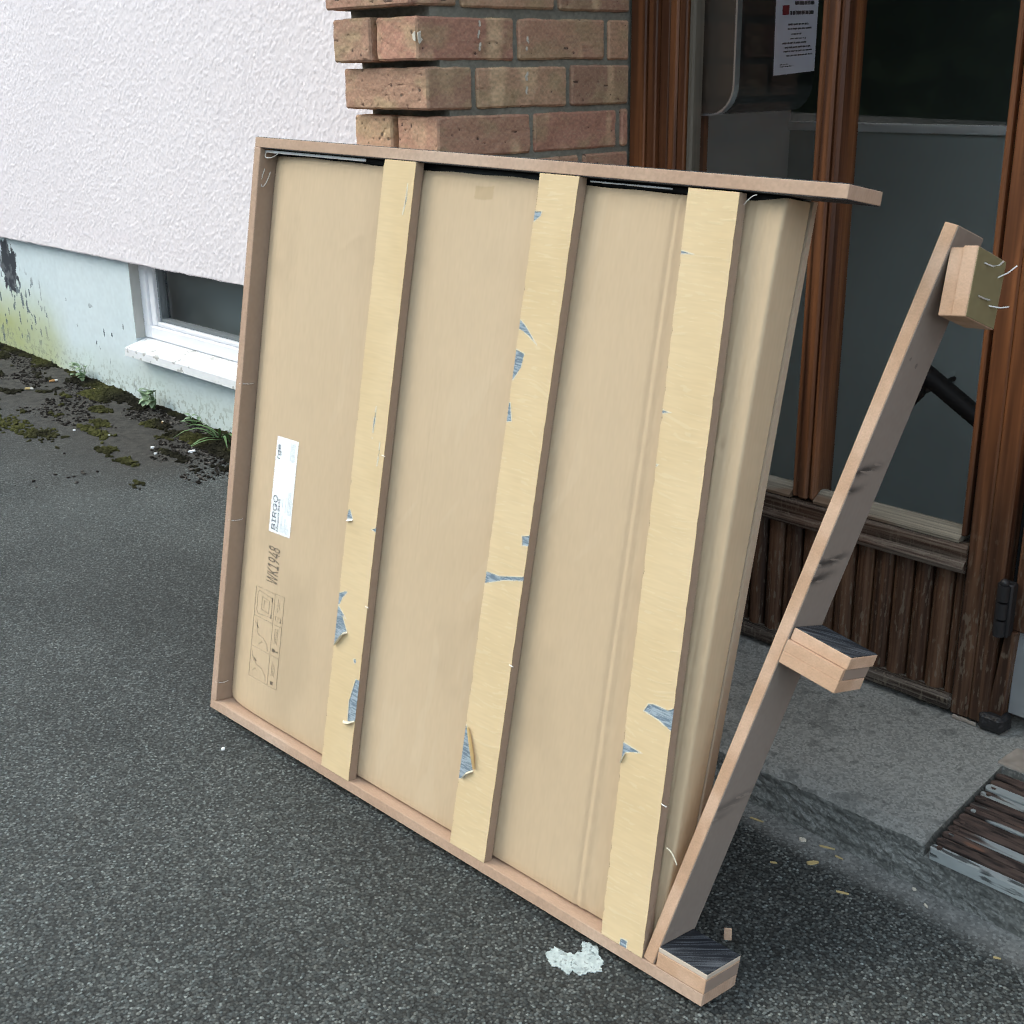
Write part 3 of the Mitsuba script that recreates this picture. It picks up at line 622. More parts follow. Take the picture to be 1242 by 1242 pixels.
# notice taped to its side
Nn = 'paper_notice'
nq = np.array([[2.1045, 1.2899], [2.1091, 1.1552], [2.2440, 1.1628], [2.2440, 1.2945]])
def npt(s, t): return (nq[1] * (1 - s) + nq[2] * s) * (1 - t) + (nq[0] * (1 - s) + nq[3] * s) * t
def on_side(poly, d): 
    mm = prism(poly, 0, 0.0004); return remap(mm, lambda v: np.stack([-1.519 + d + v[:, 2], v[:, 0], v[:, 1]], 1))
top = nq + 0; top[0] += (0, 0.06); top[3] += (0, 0.06)
put(Nn + '__sheet', on_side(Polygon([nq[1], nq[2], top[3], top[0]]), 0.0002), 'm_paperwhite')
rows = [(0.93, 0.44, 0.9, 0.05), (0.80, 0.34, 0.92, 0.05), (0.66, 0.3, 0.78, 0.022), (0.60, 0.3, 0.86, 0.022), (0.53, 0.38, 0.62, 0.02), (0.47, 0.36, 0.74, 0.016), (0.41, 0.18, 0.76, 0.022), (0.35, 0.24, 0.86, 0.022), (0.30, 0.22, 0.9, 0.018), (0.24, 0.28, 0.92, 0.018), (0.13, 0.14, 0.36, 0.012), (0.10, 0.14, 0.46, 0.012)]
ink = []
for t, s0, s1, h in rows:
    s = s0
    while s < s1:
        wd = min(rng.uniform(0.03, 0.11), s1 - s)
        if wd > 0.012: ink.append(on_side(Polygon([npt(s, t), npt(s + wd, t), npt(s + wd, t + h), npt(s, t + h)]), 0.0008))
        s += wd + 0.018
tag(put(Nn + '__text_line', cat(ink), 'm_ink'), kind='stuff')
put(Nn + '__emblem', on_side(Polygon([npt(0.16, 0.80), npt(0.31, 0.80), npt(0.31, 0.93), npt(0.16, 0.93)]), 0.0008), 'm_inkred')
tag(Nn, 'white printed notice sheet with dark red emblem on the cabinet side behind glass', 'notice')
# sloping handrail in the hall
R_ = 'stair_handrail'
p0, p1 = np.array([-1.450, 2.6, 0.531]), np.array([-0.72, 2.6, 0.108])
dv = (p1 - p0) / np.linalg.norm(p1 - p0)
put(R_ + '__rail', tube(np.linspace(p0, p1, 8), 0.022, 14), 'm_dark', smooth=40)
br = []
for s in (0.06,):
    q = p0 + (p1 - p0) * s
    br.append(tube([q + (0, 0.0, -0.01), q + (-0.012, 0.01, -0.05), q + (-0.05, 0.04, -0.085), q + (-0.11, 0.12, -0.10), q + (-0.14, 0.40, -0.10)], 0.006, 8))
put(R_ + '__bracket', cat(br), 'm_dark')
tag(R_, 'dark sloping stair handrail inside the hall behind the right glass pane', 'handrail')

# ------------------------------------------------------------------ concrete step and boot scraper grate
SX0, SX1 = -1.725, 0.015
m3 = manifold3d.Manifold.cube((SX1 - SX0, 0.46, 0.40)).translate((SX0, 1.548, -0.33))
notch = manifold3d.Manifold.hull_points(np.array([(x_, y_, z_) for (x_, y_) in ((-0.7625, 1.50), (0.0, 1.50), (0.0, 1.835), (-0.790, 1.835)) for z_ in (0.044, 0.2)]))
ms = (m3 - notch).to_mesh()
mm = trimesh.Trimesh(ms.vert_properties[:, :3], ms.tri_verts)
v = np.array(mm.vertices)
mm = rough(mm, 0.0115, 0.0022, 24, 2, keep=lambda v: (v[:, 2] > -0.1) * 1.0)
v = np.array(mm.vertices); nf = np.clip((1.560 - v[:, 1]) / 0.012, 0, 1) * (v[:, 2] > -0.1)
v[:, 1] += nf * 0.0105 * (meshkit.fbm(v * 75, 3, 6) - 0.45); mm = trimesh.Trimesh(v, mm.faces, process=False)
v = np.array(mm.vertices)
fr = np.clip((1.575 - v[:, 1]) / 0.03, 0, 1) * (v[:, 2] > 0.055)       # worn front arris
v[:, 2] -= fr * 0.008
mm = trimesh.Trimesh(v, mm.faces, process=False)
put('entrance_step', mm, 'm_concrete', smooth=35)
tag('entrance_step', 'rough grey concrete doorstep in front of the brown glazed entrance', 'step')
mm = rough(cb((-0.80, 1.838, 0.066), (-0.62, 1.905, 0.074), 0.003), 0.008, 0.003, 60, 8)
put('entrance_step__cement_patch', mm, 'm_cement')
tag('entrance_step__cement_patch', 'pale cement patch behind the grate')
GR = 'boot_scraper_grate'
tag(GR, 'rusty metal boot scraper grate with worn pale bars let into the concrete step', 'grate')
nbar = 13
for i in range(nbar):
    s = i / (nbar - 1)
    yb = 1.5415 + 0.0212 * i
    xl = -0.757 - 0.027 * s
    bar = rrect(xl, 0, -0.005, 0.0165, 0.008) if i else rrect(xl, 0, -0.005, 0.0145, 0.006)
    mm = prism(bar, 0.049 if i == 0 else 0.0500, 0.0675 + 0.001 * math.sin(i * 3.3))
    mm.apply_translation([0, yb, 0])
    tl = trimesh.transformations.rotation_matrix(0.10 if i else -0.02, [1, 0, 0], [0, yb, 0.06])
    mm.apply_transform(tl)
    put(GR + '__bar', mm, 'm_galvplain' if i == 0 else 'm_galv' if i in (3, 9, 10) else 'm_rust', uv=(rng.uniform(), rng.uniform()))
    if i in (0, 2, 3, 4, 6, 8, 9, 10):
        put(GR + '__bolt', cyl((xl + 0.013, yb + 0.008, 0.064), (xl + 0.013, yb + 0.008, 0.0705), 0.0042, 10), 'm_rust', uv=(0.2, 0.2))
put(GR + '__tray', cb((-0.752, 1.5525, 0.0445), (-0.005, 1.826, 0.0485), 0.0005), 'm_dark')

# ------------------------------------------------------------------ the packing crate
CR = 'packing_crate'
tag(CR, 'flat wooden packing crate with three paper faced slats leaning against the brick pier', 'crate')
TH = 0.0165
Wd, Ln, Dp = 1.1580, 1.0612, 0.0803
def crate(m, key, bsdf, **kw): return put(CR + '__' + key, m, bsdf, M=CRATE, **kw)
def board(key, lo, hi, long_axis):
    """MDF board: raw pinkish edges (body) and thin paper-faced broad sides"""
    k = put(key, cb(lo, hi, 0.0007), 'm_mdf_edge', M=CRATE)
    return k
board(CR + '__bottom_board', (0, 0, 0), (Wd, 0.0175, Dp), 0)
board(CR + '__top_board', (0.0008, Ln - TH, 0), (Wd, Ln, Dp), 0)
put(CR + '__top_board__dark_face', cb((0.0015, Ln - 0.0002, 0.0012), (Wd - 0.0008, Ln + 0.0010, Dp - 0.0008), 0.0003), 'm_veneer', M=CRATE)
put(CR + '__top_board__under_face', cb((0.0200, Ln - TH - 0.0009, 0.0012), (Wd - 0.0008, Ln - TH + 0.0002, Dp - 0.0008), 0.0003), 'm_veneer', M=CRATE)
board(CR + '__left_board', (0.0, 0.0180, 0), (0.0172, Ln - TH - 0.0005, Dp), 1)
put(CR + '__left_board__inner_face', cb((0.0170, 0.0195, 0.0012), (0.0181, Ln - TH - 0.002, Dp - 0.001), 0.0003), 'm_mdf_face', M=CRATE)
put(CR + '__back_panel', trimesh.convex.convex_hull(np.array([(0.018, 0.019, 0.060), (1.0690, 0.019, 0.060), (0.018, Ln - 0.018, 0.0790), (1.0690, Ln - 0.018, 0.0790), (0.018, 0.019, 0.0800), (1.0690, 0.019, 0.0800), (0.018, Ln - 0.018, 0.0885), (1.0690, Ln - 0.018, 0.0885)])), 'm_backedge', M=CRATE)
put(CR + '__rear_block', cb((0.04, 0.94, 0.0885), (0.13, 1.02, 0.205), 0.001), 'm_pinkedge', M=CRATE)

# cardboard box: one closed shell whose front bulges between the slats
SL = [((0.3498, 0.4230), (0.3444, 0.4186)), ((0.6803, 0.7530), (0.6716, 0.7475)), ((0.9358, 1.0123), (0.9820, 1.0556))]   # (top a0,a1), (bottom a0,a1)
def slat_mid(k, b):
    t = np.clip((b - 0.02) / (1.043 - 0.02), 0, 1)
    (t0, t1), (b0, b1) = SL[k]
    return b0 + (t0 - b0) * t, b1 + (t1 - b1) * t
def card_n(a, b):
    a, b = np.asarray(a, float), np.asarray(b, float)
    n = 0.0185 + 0.016 * np.exp(-np.clip(a - 0.018, 0, None) / 0.035)
    n = n + 0.0030 * np.exp(-np.clip(b - 0.0225, 0, None) / 0.008) + 0.004 * np.exp(-np.clip(1.035 - b, 0, None) / 0.015)
    P = np.stack([a * 5, b * 4, a * 0 + 2.0], -1)
    n = n + 0.0026 * (meshkit.fbm(P, 3, 3) - 0.5)
    # vertical creases
    def ridge(ac, w, h, wob=0.004):
        c = ac + wob * (meshkit.noise(np.stack([b * 4, a * 0 + ac * 37, a * 0], -1), 5) - 0.5) * 2
        return h * np.exp(-((a - c) / w) ** 2)
    s3 = slat_mid(2, b)[0]
    n = n + 0.0017 * np.exp(-((a - (0.905 + 0.012 * (1 - b))) / 0.004) ** 2) + 0.0022 / (1 + np.exp(-(a - (0.913 + 0.015 * (1 - b))) / 0.002)) * (a < 1.1)
    n = n + ridge(0.640, 0.003, 0.0007) + ridge(0.658, 0.0025, 0.0006)
    n = n + ridge(1.030, 0.0030, -0.0009) + ridge(1.043, 0.0022, 0.0008, 0.003) + ridge(1.053, 0.0016, 0.0006, 0.002)
    # diagonal scuffs near the top left and a knuckle on the right corner
    for (x0, y0, ang, ln_, w_, h_) in ((0.300, 0.925, 0.35, 0.05, 0.0018, -0.0011), (0.255, 0.905, 0.6, 0.06, 0.0025, -0.0009), (0.235, 0.93, 1.4, 0.05, 0.003, 0.0009), (1.0200, 0.945, -0.9, 0.028, 0.0016, -0.0014), (1.030, 0.73, 0.7, 0.008, 0.003, 0.0028), (0.55, 1.015, 0.5, 0.02, 0.0025, 0.0014), (0.565, 1.018, -0.5, 0.02, 0.002, -0.001)):
        dx, dy = a - x0, b - y0
        u_ = dx * math.cos(ang) + dy * math.sin(ang); w = -dx * math.sin(ang) + dy * math.cos(ang)
        n = n + h_ * np.exp(-(u_ / ln_) ** 2 * 2 - (w / w_) ** 2)
    # clear of the slats
    for k in range(3):
        s0, s1 = slat_mid(k, b)
        ins = np.clip(np.minimum(a - (s0 - 0.004), (s1 + 0.004) - a) / 0.006, 0, 1)
        n = n * (1 - ins) + np.maximum(n, 0.0185) * ins
    # rounded right-hand edge
    r = 0.0055
    ax = np.clip((a - (1.066 - r)) / r, 0, 1)
    return n + r * (1 - np.sqrt(np.clip(1 - ax ** 2, 0, 1)))
CA0, CA1, CB0 = 0.0195, 1.066, 0.0225
ag = np.concatenate([np.linspace(CA0, 0.06, 10)[:-1], np.linspace(0.06, 0.86, 90)[:-1], np.linspace(0.86, 1.055, 110)[:-1], 1.066 - 0.0055 * np.cos(np.linspace(0.1, math.pi / 2, 9))])
ag = np.unique(np.concatenate([ag, [1.066]])); bg = np.linspace(0, 1, 150)
def ctop(a): return 1.0345 + 0.0010 * np.sin(a * 13) + 0.0006 * np.sin(a * 53 + 1) + 0.005 * np.clip((a - 1.02) / 0.04, 0, 1)
A_, T_ = np.meshgrid(ag, bg, indexing='ij')
B_ = CB0 + (ctop(A_) - CB0) * T_
N_ = card_n(A_, B_)
# crumpled upper right corner
front = np.stack([A_, B_, N_], -1).reshape(-1, 3)
na, nbn = len(ag), len(bg)
ii = np.arange(na * nbn).reshape(na, nbn)
FF = np.stack([ii[:-1, :-1], ii[1:, :-1], ii[1:, 1:], ii[:-1, 1:]], -1).reshape(-1, 4)
back = front.copy(); back[:, 2] = 0.0585 + 0.0185 * (back[:, 1] - 0.019) / 1.024
off = len(front)
tri = [FF[:, [0, 2, 1]], FF[:, [0, 3, 2]], FF[:, [0, 1, 2]] + off, FF[:, [0, 2, 3]] + off]
def stitch(l, flip):
    q = np.stack([l[:-1], l[1:], l[1:] + off, l[:-1] + off], 1)
    if flip: q = q[:, ::-1]
    return [q[:, [0, 1, 2]], q[:, [0, 2, 3]]]
tri += stitch(ii[:, 0], False) + stitch(ii[:, -1], True) + stitch(ii[0, :], True) + stitch(ii[-1, :], False)
KB = 'cardboard_box'
put(KB + '__carton', trimesh.Trimesh(np.vstack([front, back]), np.vstack(tri), process=False), 'm_card', M=CRATE, smooth=40)
tag(KB, 'large flat brown cardboard carton with white shipping label held inside the crate', 'box')
def on_card(m, lift=0.0003):
    """flat thing in (a, b, height) laid on the carton's face"""
    return remap(m, lambda v: np.stack([v[:, 0], v[:, 1], card_n(v[:, 0], v[:, 1]) - lift - v[:, 2]], 1))
def grid_patch(q, h, nx=6, ny_=24):
    q = np.array(q)
    s, t = np.meshgrid(np.linspace(0, 1, nx), np.linspace(0, 1, ny_), indexing='ij')
    P = q[0] * ((1 - s) * (1 - t))[..., None] + q[1] * (s * (1 - t))[..., None] + q[2] * (s * t)[..., None] + q[3] * ((1 - s) * t)[..., None]
    v = np.concatenate([P, np.full(P.shape[:2] + (1,), h)], -1).reshape(-1, 3)
    i = np.arange(nx * ny_).reshape(nx, ny_)
    f = np.stack([i[:-1, :-1], i[:-1, 1:], i[1:, 1:], i[1:, :-1]], -1).reshape(-1, 4)
    return trimesh.Trimesh(v, np.vstack([f[:, [0, 1, 2]], f[:, [0, 2, 3]]]), process=False)
def words(text, a_base, b0, height, length, depth=0.0003, bold=False, slant=0.0):
    m = meshkit.text_mesh(text, height, depth, bold)
    e = m.bounds
    v = np.array(m.vertices); v[:, 0] = (v[:, 0] - e[0, 0]) * length / (e[1, 0] - e[0, 0]) + slant * v[:, 1]
    v = np.stack([a_base - v[:, 1], b0 + v[:, 0], v[:, 2]], 1)
    return trimesh.Trimesh(v, m.faces, process=False)
def sline(pts, w=0.0009):
    return LineString(pts).buffer(w / 2, cap_style=2, join_style=2)
def flat(polys, h=0.0002):
    return prism(unary_union(polys), 0, h)
def ref(m, size=0.02):
    v, f = trimesh.remesh.subdivide_to_size(m.vertices, m.faces, size); return trimesh.Trimesh(v, f, process=False)
LBQ = [(0.1106, 0.3785), (0.1744, 0.3805), (0.1759, 0.5556), (0.1133, 0.5544)]
put(KB + '__label', on_card(grid_patch(LBQ, 0.0003)), 'm_label', M=CRATE)
for tx in (words('BIRGO', 0.1300, 0.3845, 0.0125, 0.0630), words('Matbord Ø105', 0.1385, 0.3835, 0.0054, 0.0600), words('rge', 0.1262, 0.5145, 0.0100, 0.0255)):
    tag(put(KB + '__label__lettering', on_card(tx, 0.0008), 'm_labelink', M=CRATE), kind='stuff')
fine = []
for (a0, b0, b1) in ((0.1435, 0.384, 0.402), (0.1470, 0.384, 0.415), (0.1520, 0.384, 0.398), (0.1560, 0.386, 0.412), (0.1605, 0.383, 0.402), (0.1650, 0.384, 0.396), (0.1450, 0.43, 0.447), (0.1540, 0.422, 0.450), (0.1610, 0.420, 0.462), (0.1650, 0.420, 0.462), (0.1690, 0.420, 0.45)):
    b = b0
    while b < b1:
        wv = rng.uniform(0.002, 0.007); fine.append(sbox(a0, b, a0 + 0.0017, min(b + wv, b1))); b += wv + 0.0012
b = 0.5165
while b < 0.549:
    wv = rng.choice([0.0007, 0.0012, 0.002]); fine.append(sbox(0.1600, b, 0.1685, b + wv)); b += wv + rng.choice([0.0007, 0.0014])
for b in np.arange(0.518, 0.549, 0.0032): fine.append(sbox(0.1560, b, 0.1580, b + 0.0021))
put(KB + '__label__small_print', on_card(flat(fine), 0.0008), 'm_labelgrey', M=CRATE)
tag(put(KB + '__printed_code', on_card(words('WK1948', 0.1495, 0.2840, 0.0330, 0.0680, slant=0.06)), 'm_print', M=CRATE), kind='stuff')
dg, dk = [], []
a0, a1, a2 = 0.0860, 0.1465, 0.1745
for (u0, v0, u1, v1) in ((a0, 0.092, a1, 0.268), (a1, 0.092, a2, 0.270)):
    dg.append(sline([(u0, v0), (u1, v0 + 0.001), (u1, v1), (u0, v1 - 0.001), (u0, v0)]))
for vv in (0.1515, 0.2110): dg += [sline([(a0, vv), (a2, vv + 0.001)])]
# table drawing, legs, curved chair-like outlines, arrows
dg += [sline(p_) for p_ in ([(0.093, 0.222), (0.093, 0.258), (0.099, 0.261), (0.140, 0.257), (0.140, 0.221), (0.100, 0.217), (0.093, 0.222)], [(0.108, 0.228), (0.108, 0.252), (0.131, 0.250), (0.131, 0.226), (0.108, 0.228)], [(0.115, 0.232), (0.115, 0.247), (0.124, 0.246)],
      [(0.1, 0.205), (0.1, 0.185), (0.106, 0.178), (0.122, 0.176), (0.134, 0.168), (0.138, 0.156)], [(0.11, 0.160), (0.118, 0.168), (0.123, 0.166)], [(0.092, 0.199), (0.104, 0.193)],
      [(0.092, 0.142), (0.096, 0.126), (0.108, 0.120), (0.124, 0.118), (0.137, 0.108), (0.140, 0.098)], [(0.096, 0.104), (0.104, 0.112), (0.112, 0.108)], [(0.090, 0.133), (0.106, 0.127)],
      [(0.1535, 0.219), (0.1535, 0.228), (0.168, 0.228), (0.168, 0.219)], [(0.161, 0.219), (0.161, 0.228)])]
dk += [sline([(0.1395, 0.259), (0.1395, 0.250)], 0.0024), sline([(0.1395, 0.227), (0.1395, 0.219)], 0.0024), sline([(0.099, 0.195), (0.104, 0.191)], 0.003), sline([(0.100, 0.130), (0.106, 0.126)], 0.003), sbox(0.152, 0.160, 0.160, 0.166), sline([(0.160, 0.163), (0.169, 0.163)], 0.0016), sbox(0.1555, 0.098, 0.1625, 0.104), sline([(0.1685, 0.219), (0.1685, 0.224)], 0.002)]
for (aa, b0, b1) in ((0.157, 0.236, 0.262), (0.1615, 0.240, 0.255), (0.155, 0.176, 0.205), (0.159, 0.178, 0.200), (0.163, 0.176, 0.206), (0.155, 0.114, 0.142), (0.159, 0.116, 0.138), (0.163, 0.114, 0.134)):
    b = b0
    while b < b1:
        wv = rng.uniform(0.002, 0.006); dg.append(sbox(aa, b, aa + 0.0012, min(b + wv, b1))); b += wv + 0.0012
put(KB + '__printed_diagram', on_card(flat(dg)), 'm_printlight', M=CRATE)
put(KB + '__printed_diagram__dark_mark', on_card(flat(dk), 0.0005), 'm_print', M=CRATE)
# black foam and a bright strip of film in the gap under the top board
put(CR + '__foam_strip', cb((0.0185, 1.0345, 0.030), (1.058, 1.0432, 0.077), 0.001), 'm_foam', M=CRATE)
flm = cb((0.0185, 1.0372, 0.0105), (0.2900, 1.0418, 0.0122), 0.0004); flm = rough(flm, 0.012, 0.0005, 120, 2)
put(CR + '__plastic_film', flm, 'm_film', M=CRATE)
flm = cb((0.7600, 1.0380, 0.0140), (0.90, 1.0402, 0.0154), 0.0004); flm = rough(flm, 0.012, 0.0008, 120, 5)
put(CR + '__plastic_film', flm, 'm_film', M=CRATE)

# slats: MDF body, yellow paper with torn places showing a blue-grey ply
TORN = {0: [[(0.3480, 0.4777), (0.3525, 0.4790), (0.3612, 0.4651), (0.3460, 0.4623)], [(0.4115, 0.4600), (0.4260, 0.4674), (0.4260, 0.4562)],
            [(0.3430, 0.3327), (0.3500, 0.3340), (0.3641, 0.3411), (0.3661, 0.3393), (0.3557, 0.3269), (0.3504, 0.3147), (0.3430, 0.3100)],
            [(0.3430, 0.3100), (0.3503, 0.3088), (0.3688, 0.2945), (0.3600, 0.2965), (0.3757, 0.2731), (0.3649, 0.2673), (0.3472, 0.2425), (0.3420, 0.2440)],
            [(0.4107, 0.1997), (0.4250, 0.2010), (0.4250, 0.1290), (0.4008, 0.1207), (0.3996, 0.1576), (0.4052, 0.1788)], [(0.3995, 0.2317), (0.4050, 0.2335), (0.4070, 0.2285), (0.4030, 0.2260)],
            [(0.3905, 0.655), (0.3915, 0.640), (0.3890, 0.612), (0.3880, 0.635)], [(0.4095, 1.005), (0.4105, 0.985), (0.4060, 0.968), (0.4085, 0.985)], [(0.4085, 0.600), (0.4093, 0.585), (0.4075, 0.570)]],
        1: [[(0.6720, 0.9897), (0.6934, 0.9918), (0.6917, 0.9857), (0.6814, 0.9778), (0.6720, 0.9760)], [(0.6720, 0.8400), (0.6813, 0.8386), (0.6925, 0.8308), (0.7131, 0.8119), (0.6964, 0.8212), (0.6797, 0.8266), (0.6720, 0.8270)],
            [(0.6720, 0.7970), (0.6800, 0.7965), (0.6952, 0.7933), (0.6919, 0.7729), (0.6798, 0.7540), (0.6720, 0.7540)], [(0.6720, 0.7199), (0.6800, 0.7199), (0.6869, 0.6946), (0.6720, 0.6904)],
            [(0.7367, 0.5344), (0.7560, 0.5405), (0.7560, 0.5240), (0.7389, 0.5220)], [(0.6670, 0.4643), (0.6774, 0.4643), (0.7030, 0.4644), (0.7560, 0.4780), (0.7560, 0.4725), (0.7119, 0.4612), (0.6755, 0.4462), (0.6670, 0.4440)],
            [(0.6660, 0.2210), (0.6744, 0.2180), (0.6873, 0.1882), (0.6963, 0.1642), (0.7015, 0.1553), (0.6821, 0.1325), (0.6716, 0.1282), (0.6640, 0.1282)]],
        2: [[(1.0001, 0.3711), (1.0097, 0.3736), (1.0320, 0.3733), (1.0420, 0.3800), (1.0440, 0.3470), (1.0199, 0.3556), (0.9944, 0.3594)], [(0.9600, 0.3039), (0.9680, 0.3039), (0.9988, 0.3004), (0.9750, 0.2916), (0.9686, 0.2757), (0.9600, 0.2750)],
            [(0.9300, 0.9645), (0.9402, 0.9638), (0.9548, 0.9617), (0.9415, 0.9605), (0.9300, 0.9600)], [(1.0155, 0.0281), (1.0272, 0.0303), (1.0286, 0.0100), (1.0171, 0.0100)], [(0.9400, 0.7610), (0.9466, 0.7607), (0.9587, 0.7595), (0.9485, 0.7567), (0.9400, 0.7560)],
            [(0.94, 0.6885), (0.9545, 0.689), (0.952, 0.6865), (0.94, 0.6860)]]}
def ragged(b0, b1, s0, s1, seed, amp=0.0009):
    r = np.random.default_rng(seed); bs = np.linspace(b0, b1, 110)
    L, R = [], []
    for b in bs:
        t = (b - b0) / (b1 - b0)
        la = s0[1] + (s0[0] - s0[1]) * t + amp * (r.random() ** 3) * 2.2
        ra = s1[1] + (s1[0] - s1[1]) * t - amp * 0.5 * (r.random() ** 4) * 2
        L.append((la, b)); R.append((ra, b))
    return Polygon(L + R[::-1])
for k in range(3):
    (t0, t1), (b0, b1) = SL[k]
    bb0, bb1 = 0.0180, 1.0433
    if k == 2: bb0, bb1 = 0.0185, 1.0415
    if k == 0: t0 = 0.3495
    body = Polygon([(b0, bb0), (b1, bb0), (t1, bb1), (t0, bb1)])
    sk = put(CR + '__slat', prism(body, 0.0, 0.0160), 'm_mdf_face', M=CRATE)
    if k == 0: tag(sk, 'slat with long torn blue-grey patches near its foot')
    torn = [Polygon(p_).buffer(0) for p_ in TORN[k]]
    holes = unary_union(torn)
    paper = ragged(bb0, bb1, (t0 - 0.0003, b0 - 0.0003), (t1 + 0.0002, b1 + 0.0002), 11 + k)
    sheet = paper.difference(holes)
    m_ = prism(sheet, -0.0009, -0.0002)
    put(sk + '__paper', m_, 'm_kraft', M=CRATE, number=False)
    for j, p_ in enumerate(torn):
        q_ = p_.buffer(0.0015).intersection(body)
        if q_.area > 0:
            put(sk + '__torn_patch', prism(q_, -0.00035, -0.0001), 'm_torn', M=CRATE)
    rim = holes.buffer(0.0011, join_style=2).difference(holes.buffer(-0.0001)).intersection(paper.buffer(-0.0004))
    cut = np.random.default_rng(k).random((260, 3))
    blobs = unary_union([affinity.scale(sbox(-0.004, -0.004, 0.004, 0.004), 1, 1).buffer(0.001) if False else Polygon([(x_ - 0.004, y_ - 0.003), (x_ + 0.004, y_ - 0.004), (x_ + 0.003, y_ + 0.004), (x_ - 0.004, y_ + 0.003)]) for x_, y_ in [(body.bounds[0] + c_[0] * (body.bounds[2] - body.bounds[0]), c_[1]) for c_ in cut]])
    rim = rim.difference(blobs)
    put(sk + '__torn_edge', prism(rim, -0.0013, -0.0008), 'm_tornedge', M=CRATE, number=False)
# curled flaps of paper
def curl(key, pts, wdir, wlen, bsdf):
    """strip along pts (a, b, n) swept by a width that curls towards the viewer"""
    pts = np.array(pts, float); V, Fc = [], []
    ns = 6
    for i, p in enumerate(pts):
        w_ = wlen * (math.sin(math.pi * (i + 0.6) / (len(pts) + 0.2)) ** 0.6)
        for j in range(ns + 1):
            th = 2.4 * j / ns
            V.append(p + np.array([wdir[0], wdir[1], 0]) * w_ * math.sin(th) / 2.0 + np.array([0, 0, -1]) * w_ * (1 - math.cos(th)) / 2.4)
    for i in range(len(pts) - 1):
        for j in range(ns):
            q = i * (ns + 1) + j
            Fc += [[q, q + 1, q + ns + 2], [q, q + ns + 2, q + ns + 1]]
    put(key, trimesh.Trimesh(np.array(V), np.array(Fc), process=False), bsdf, M=CRATE)
curl(CR + '__slat__paper_flap', [(0.3490, 0.2440, -0.001), (0.358, 0.2570, -0.001), (0.3660, 0.2685, -0.001), (0.3760, 0.2735, -0.001)], (0.5, -0.85), 0.011, 'm_tornedge')
curl(CR + '__slat__paper_flap', [(0.3900, 0.1190, -0.001), (0.4000, 0.1205, -0.001), (0.4090, 0.1235, -0.001), (0.4180, 0.1285, -0.001)], (0.1, -1.0), 0.009, 'm_tornedge')
curl(CR + '__slat__paper_flap', [(0.3470, 0.4620, -0.001), (0.3540, 0.4635, -0.001), (0.3610, 0.4655, -0.001)], (0.2, -1.0), 0.008, 'm_label')
curl(CR + '__slat_001__paper_flap', [(0.6790, 0.2160, -0.001), (0.6880, 0.1950, -0.001), (0.6960, 0.1750, -0.001), (0.7020, 0.1560, -0.001)], (0.95, 0.3), 0.013, 'm_orangefold')
curl(CR + '__slat_001__paper_flap', [(0.6800, 0.1340, -0.001), (0.6880, 0.1450, -0.001), (0.7000, 0.1530, -0.001)], (0.5, -0.85), 0.008, 'm_tornedge')
curl(CR + '__slat_002__paper_flap', [(0.9690, 0.2750, -0.001), (0.9710, 0.2830, -0.001), (0.9745, 0.2910, -0.001)], (0.9, -0.3), 0.006, 'm_tornedge')

# corner foot on the bottom board: layered block, dark face up
blk = (1.0790, 1.1585)
put(CR + '__foot_block', cb((blk[0], 0.0182, 0.0), (blk[1], 0.0400, Dp), 0.0008), 'm_pinkedge', M=CRATE)
put(CR + '__foot_block__layer', cb((blk[0], 0.0402, 0.0005), (blk[1] + 0.0005, 0.0468, Dp - 0.0005), 0.0006), 'm_paleedge', M=CRATE)
put(CR + '__foot_block__dark_face', cb((blk[0] + 0.0006, 0.0466, 0.0012), (blk[1] - 0.0004, 0.0477, Dp - 0.0010), 0.0003), 'm_veneer', M=CRATE)
put(CR + '__foot_block__core_layer', cb((blk[1] - 0.004, 0.0192, 0.0010), (blk[1] + 0.0004, 0.0375, Dp - 0.0008), 0.0004), 'm_darkedge', M=CRATE)
put(CR + '__skid', cb((0.05, -0.0165, 0.030), (1.10, -0.0003, 0.060), 0.0005), 'm_mdf_face', M=CRATE)
# staples and nails
def wire(key, pts, r, bsdf, M):
    put(key, tube(pts, r, 6), bsdf, M=M, smooth=True)
for (b, n0) in ((0.63, 0.006), (0.375, 0.007), (0.055, 0.004)):
    wire(CR + '__staple', [(0.0120, b, -0.0006), (0.019, b + 0.0005, 0.004), (0.0225, b + 0.001, n0 + 0.008), (0.0205, b + 0.002, n0 + 0.018)], 0.0007, 'm_staple', CRATE)
for (a, b) in ((0.4205, 0.585), (0.4195, 0.33), (0.7490, 0.34), (1.0500, 0.245)):
    wire(CR + '__staple', [(a - 0.004, b, -0.001), (a, b + 0.001, -0.004), (a + 0.006, b, -0.003)], 0.0008, 'm_staple', CRATE)
th = np.linspace(0, 1, 12)
wire(CR + '__wire_thread', [(0.024 + 0.028 * s - 0.006 * math.sin(5 * s), 1.040 - 0.012 * math.sin(3.0 * s) , 0.010 - 0.006 * math.sin(3.1 * s)) for s in th], 0.0006, 'm_film', CRATE)
wire(CR + '__wire_thread', [(0.030 + 0.013 * math.cos(0.5 + 3.8 * s), 0.998 + 0.019 * math.sin(0.4 - 4.2 * s), 0.008) for s in th], 0.0006, 'm_film', CRATE)
wire(CR + '__wire_thread', [(1.017 + 0.02 * s, 1.028 + 0.012 * math.sin(1.6 * s), 0.006 - 0.006 * s) for s in th], 0.0006, 'm_film', CRATE)
wire(CR + '__wire_thread', [(1.061 + 0.020 * s, 0.185 - 0.016 * s * s, 0.006) for s in th], 0.0009, 'm_tornedge', CRATE)

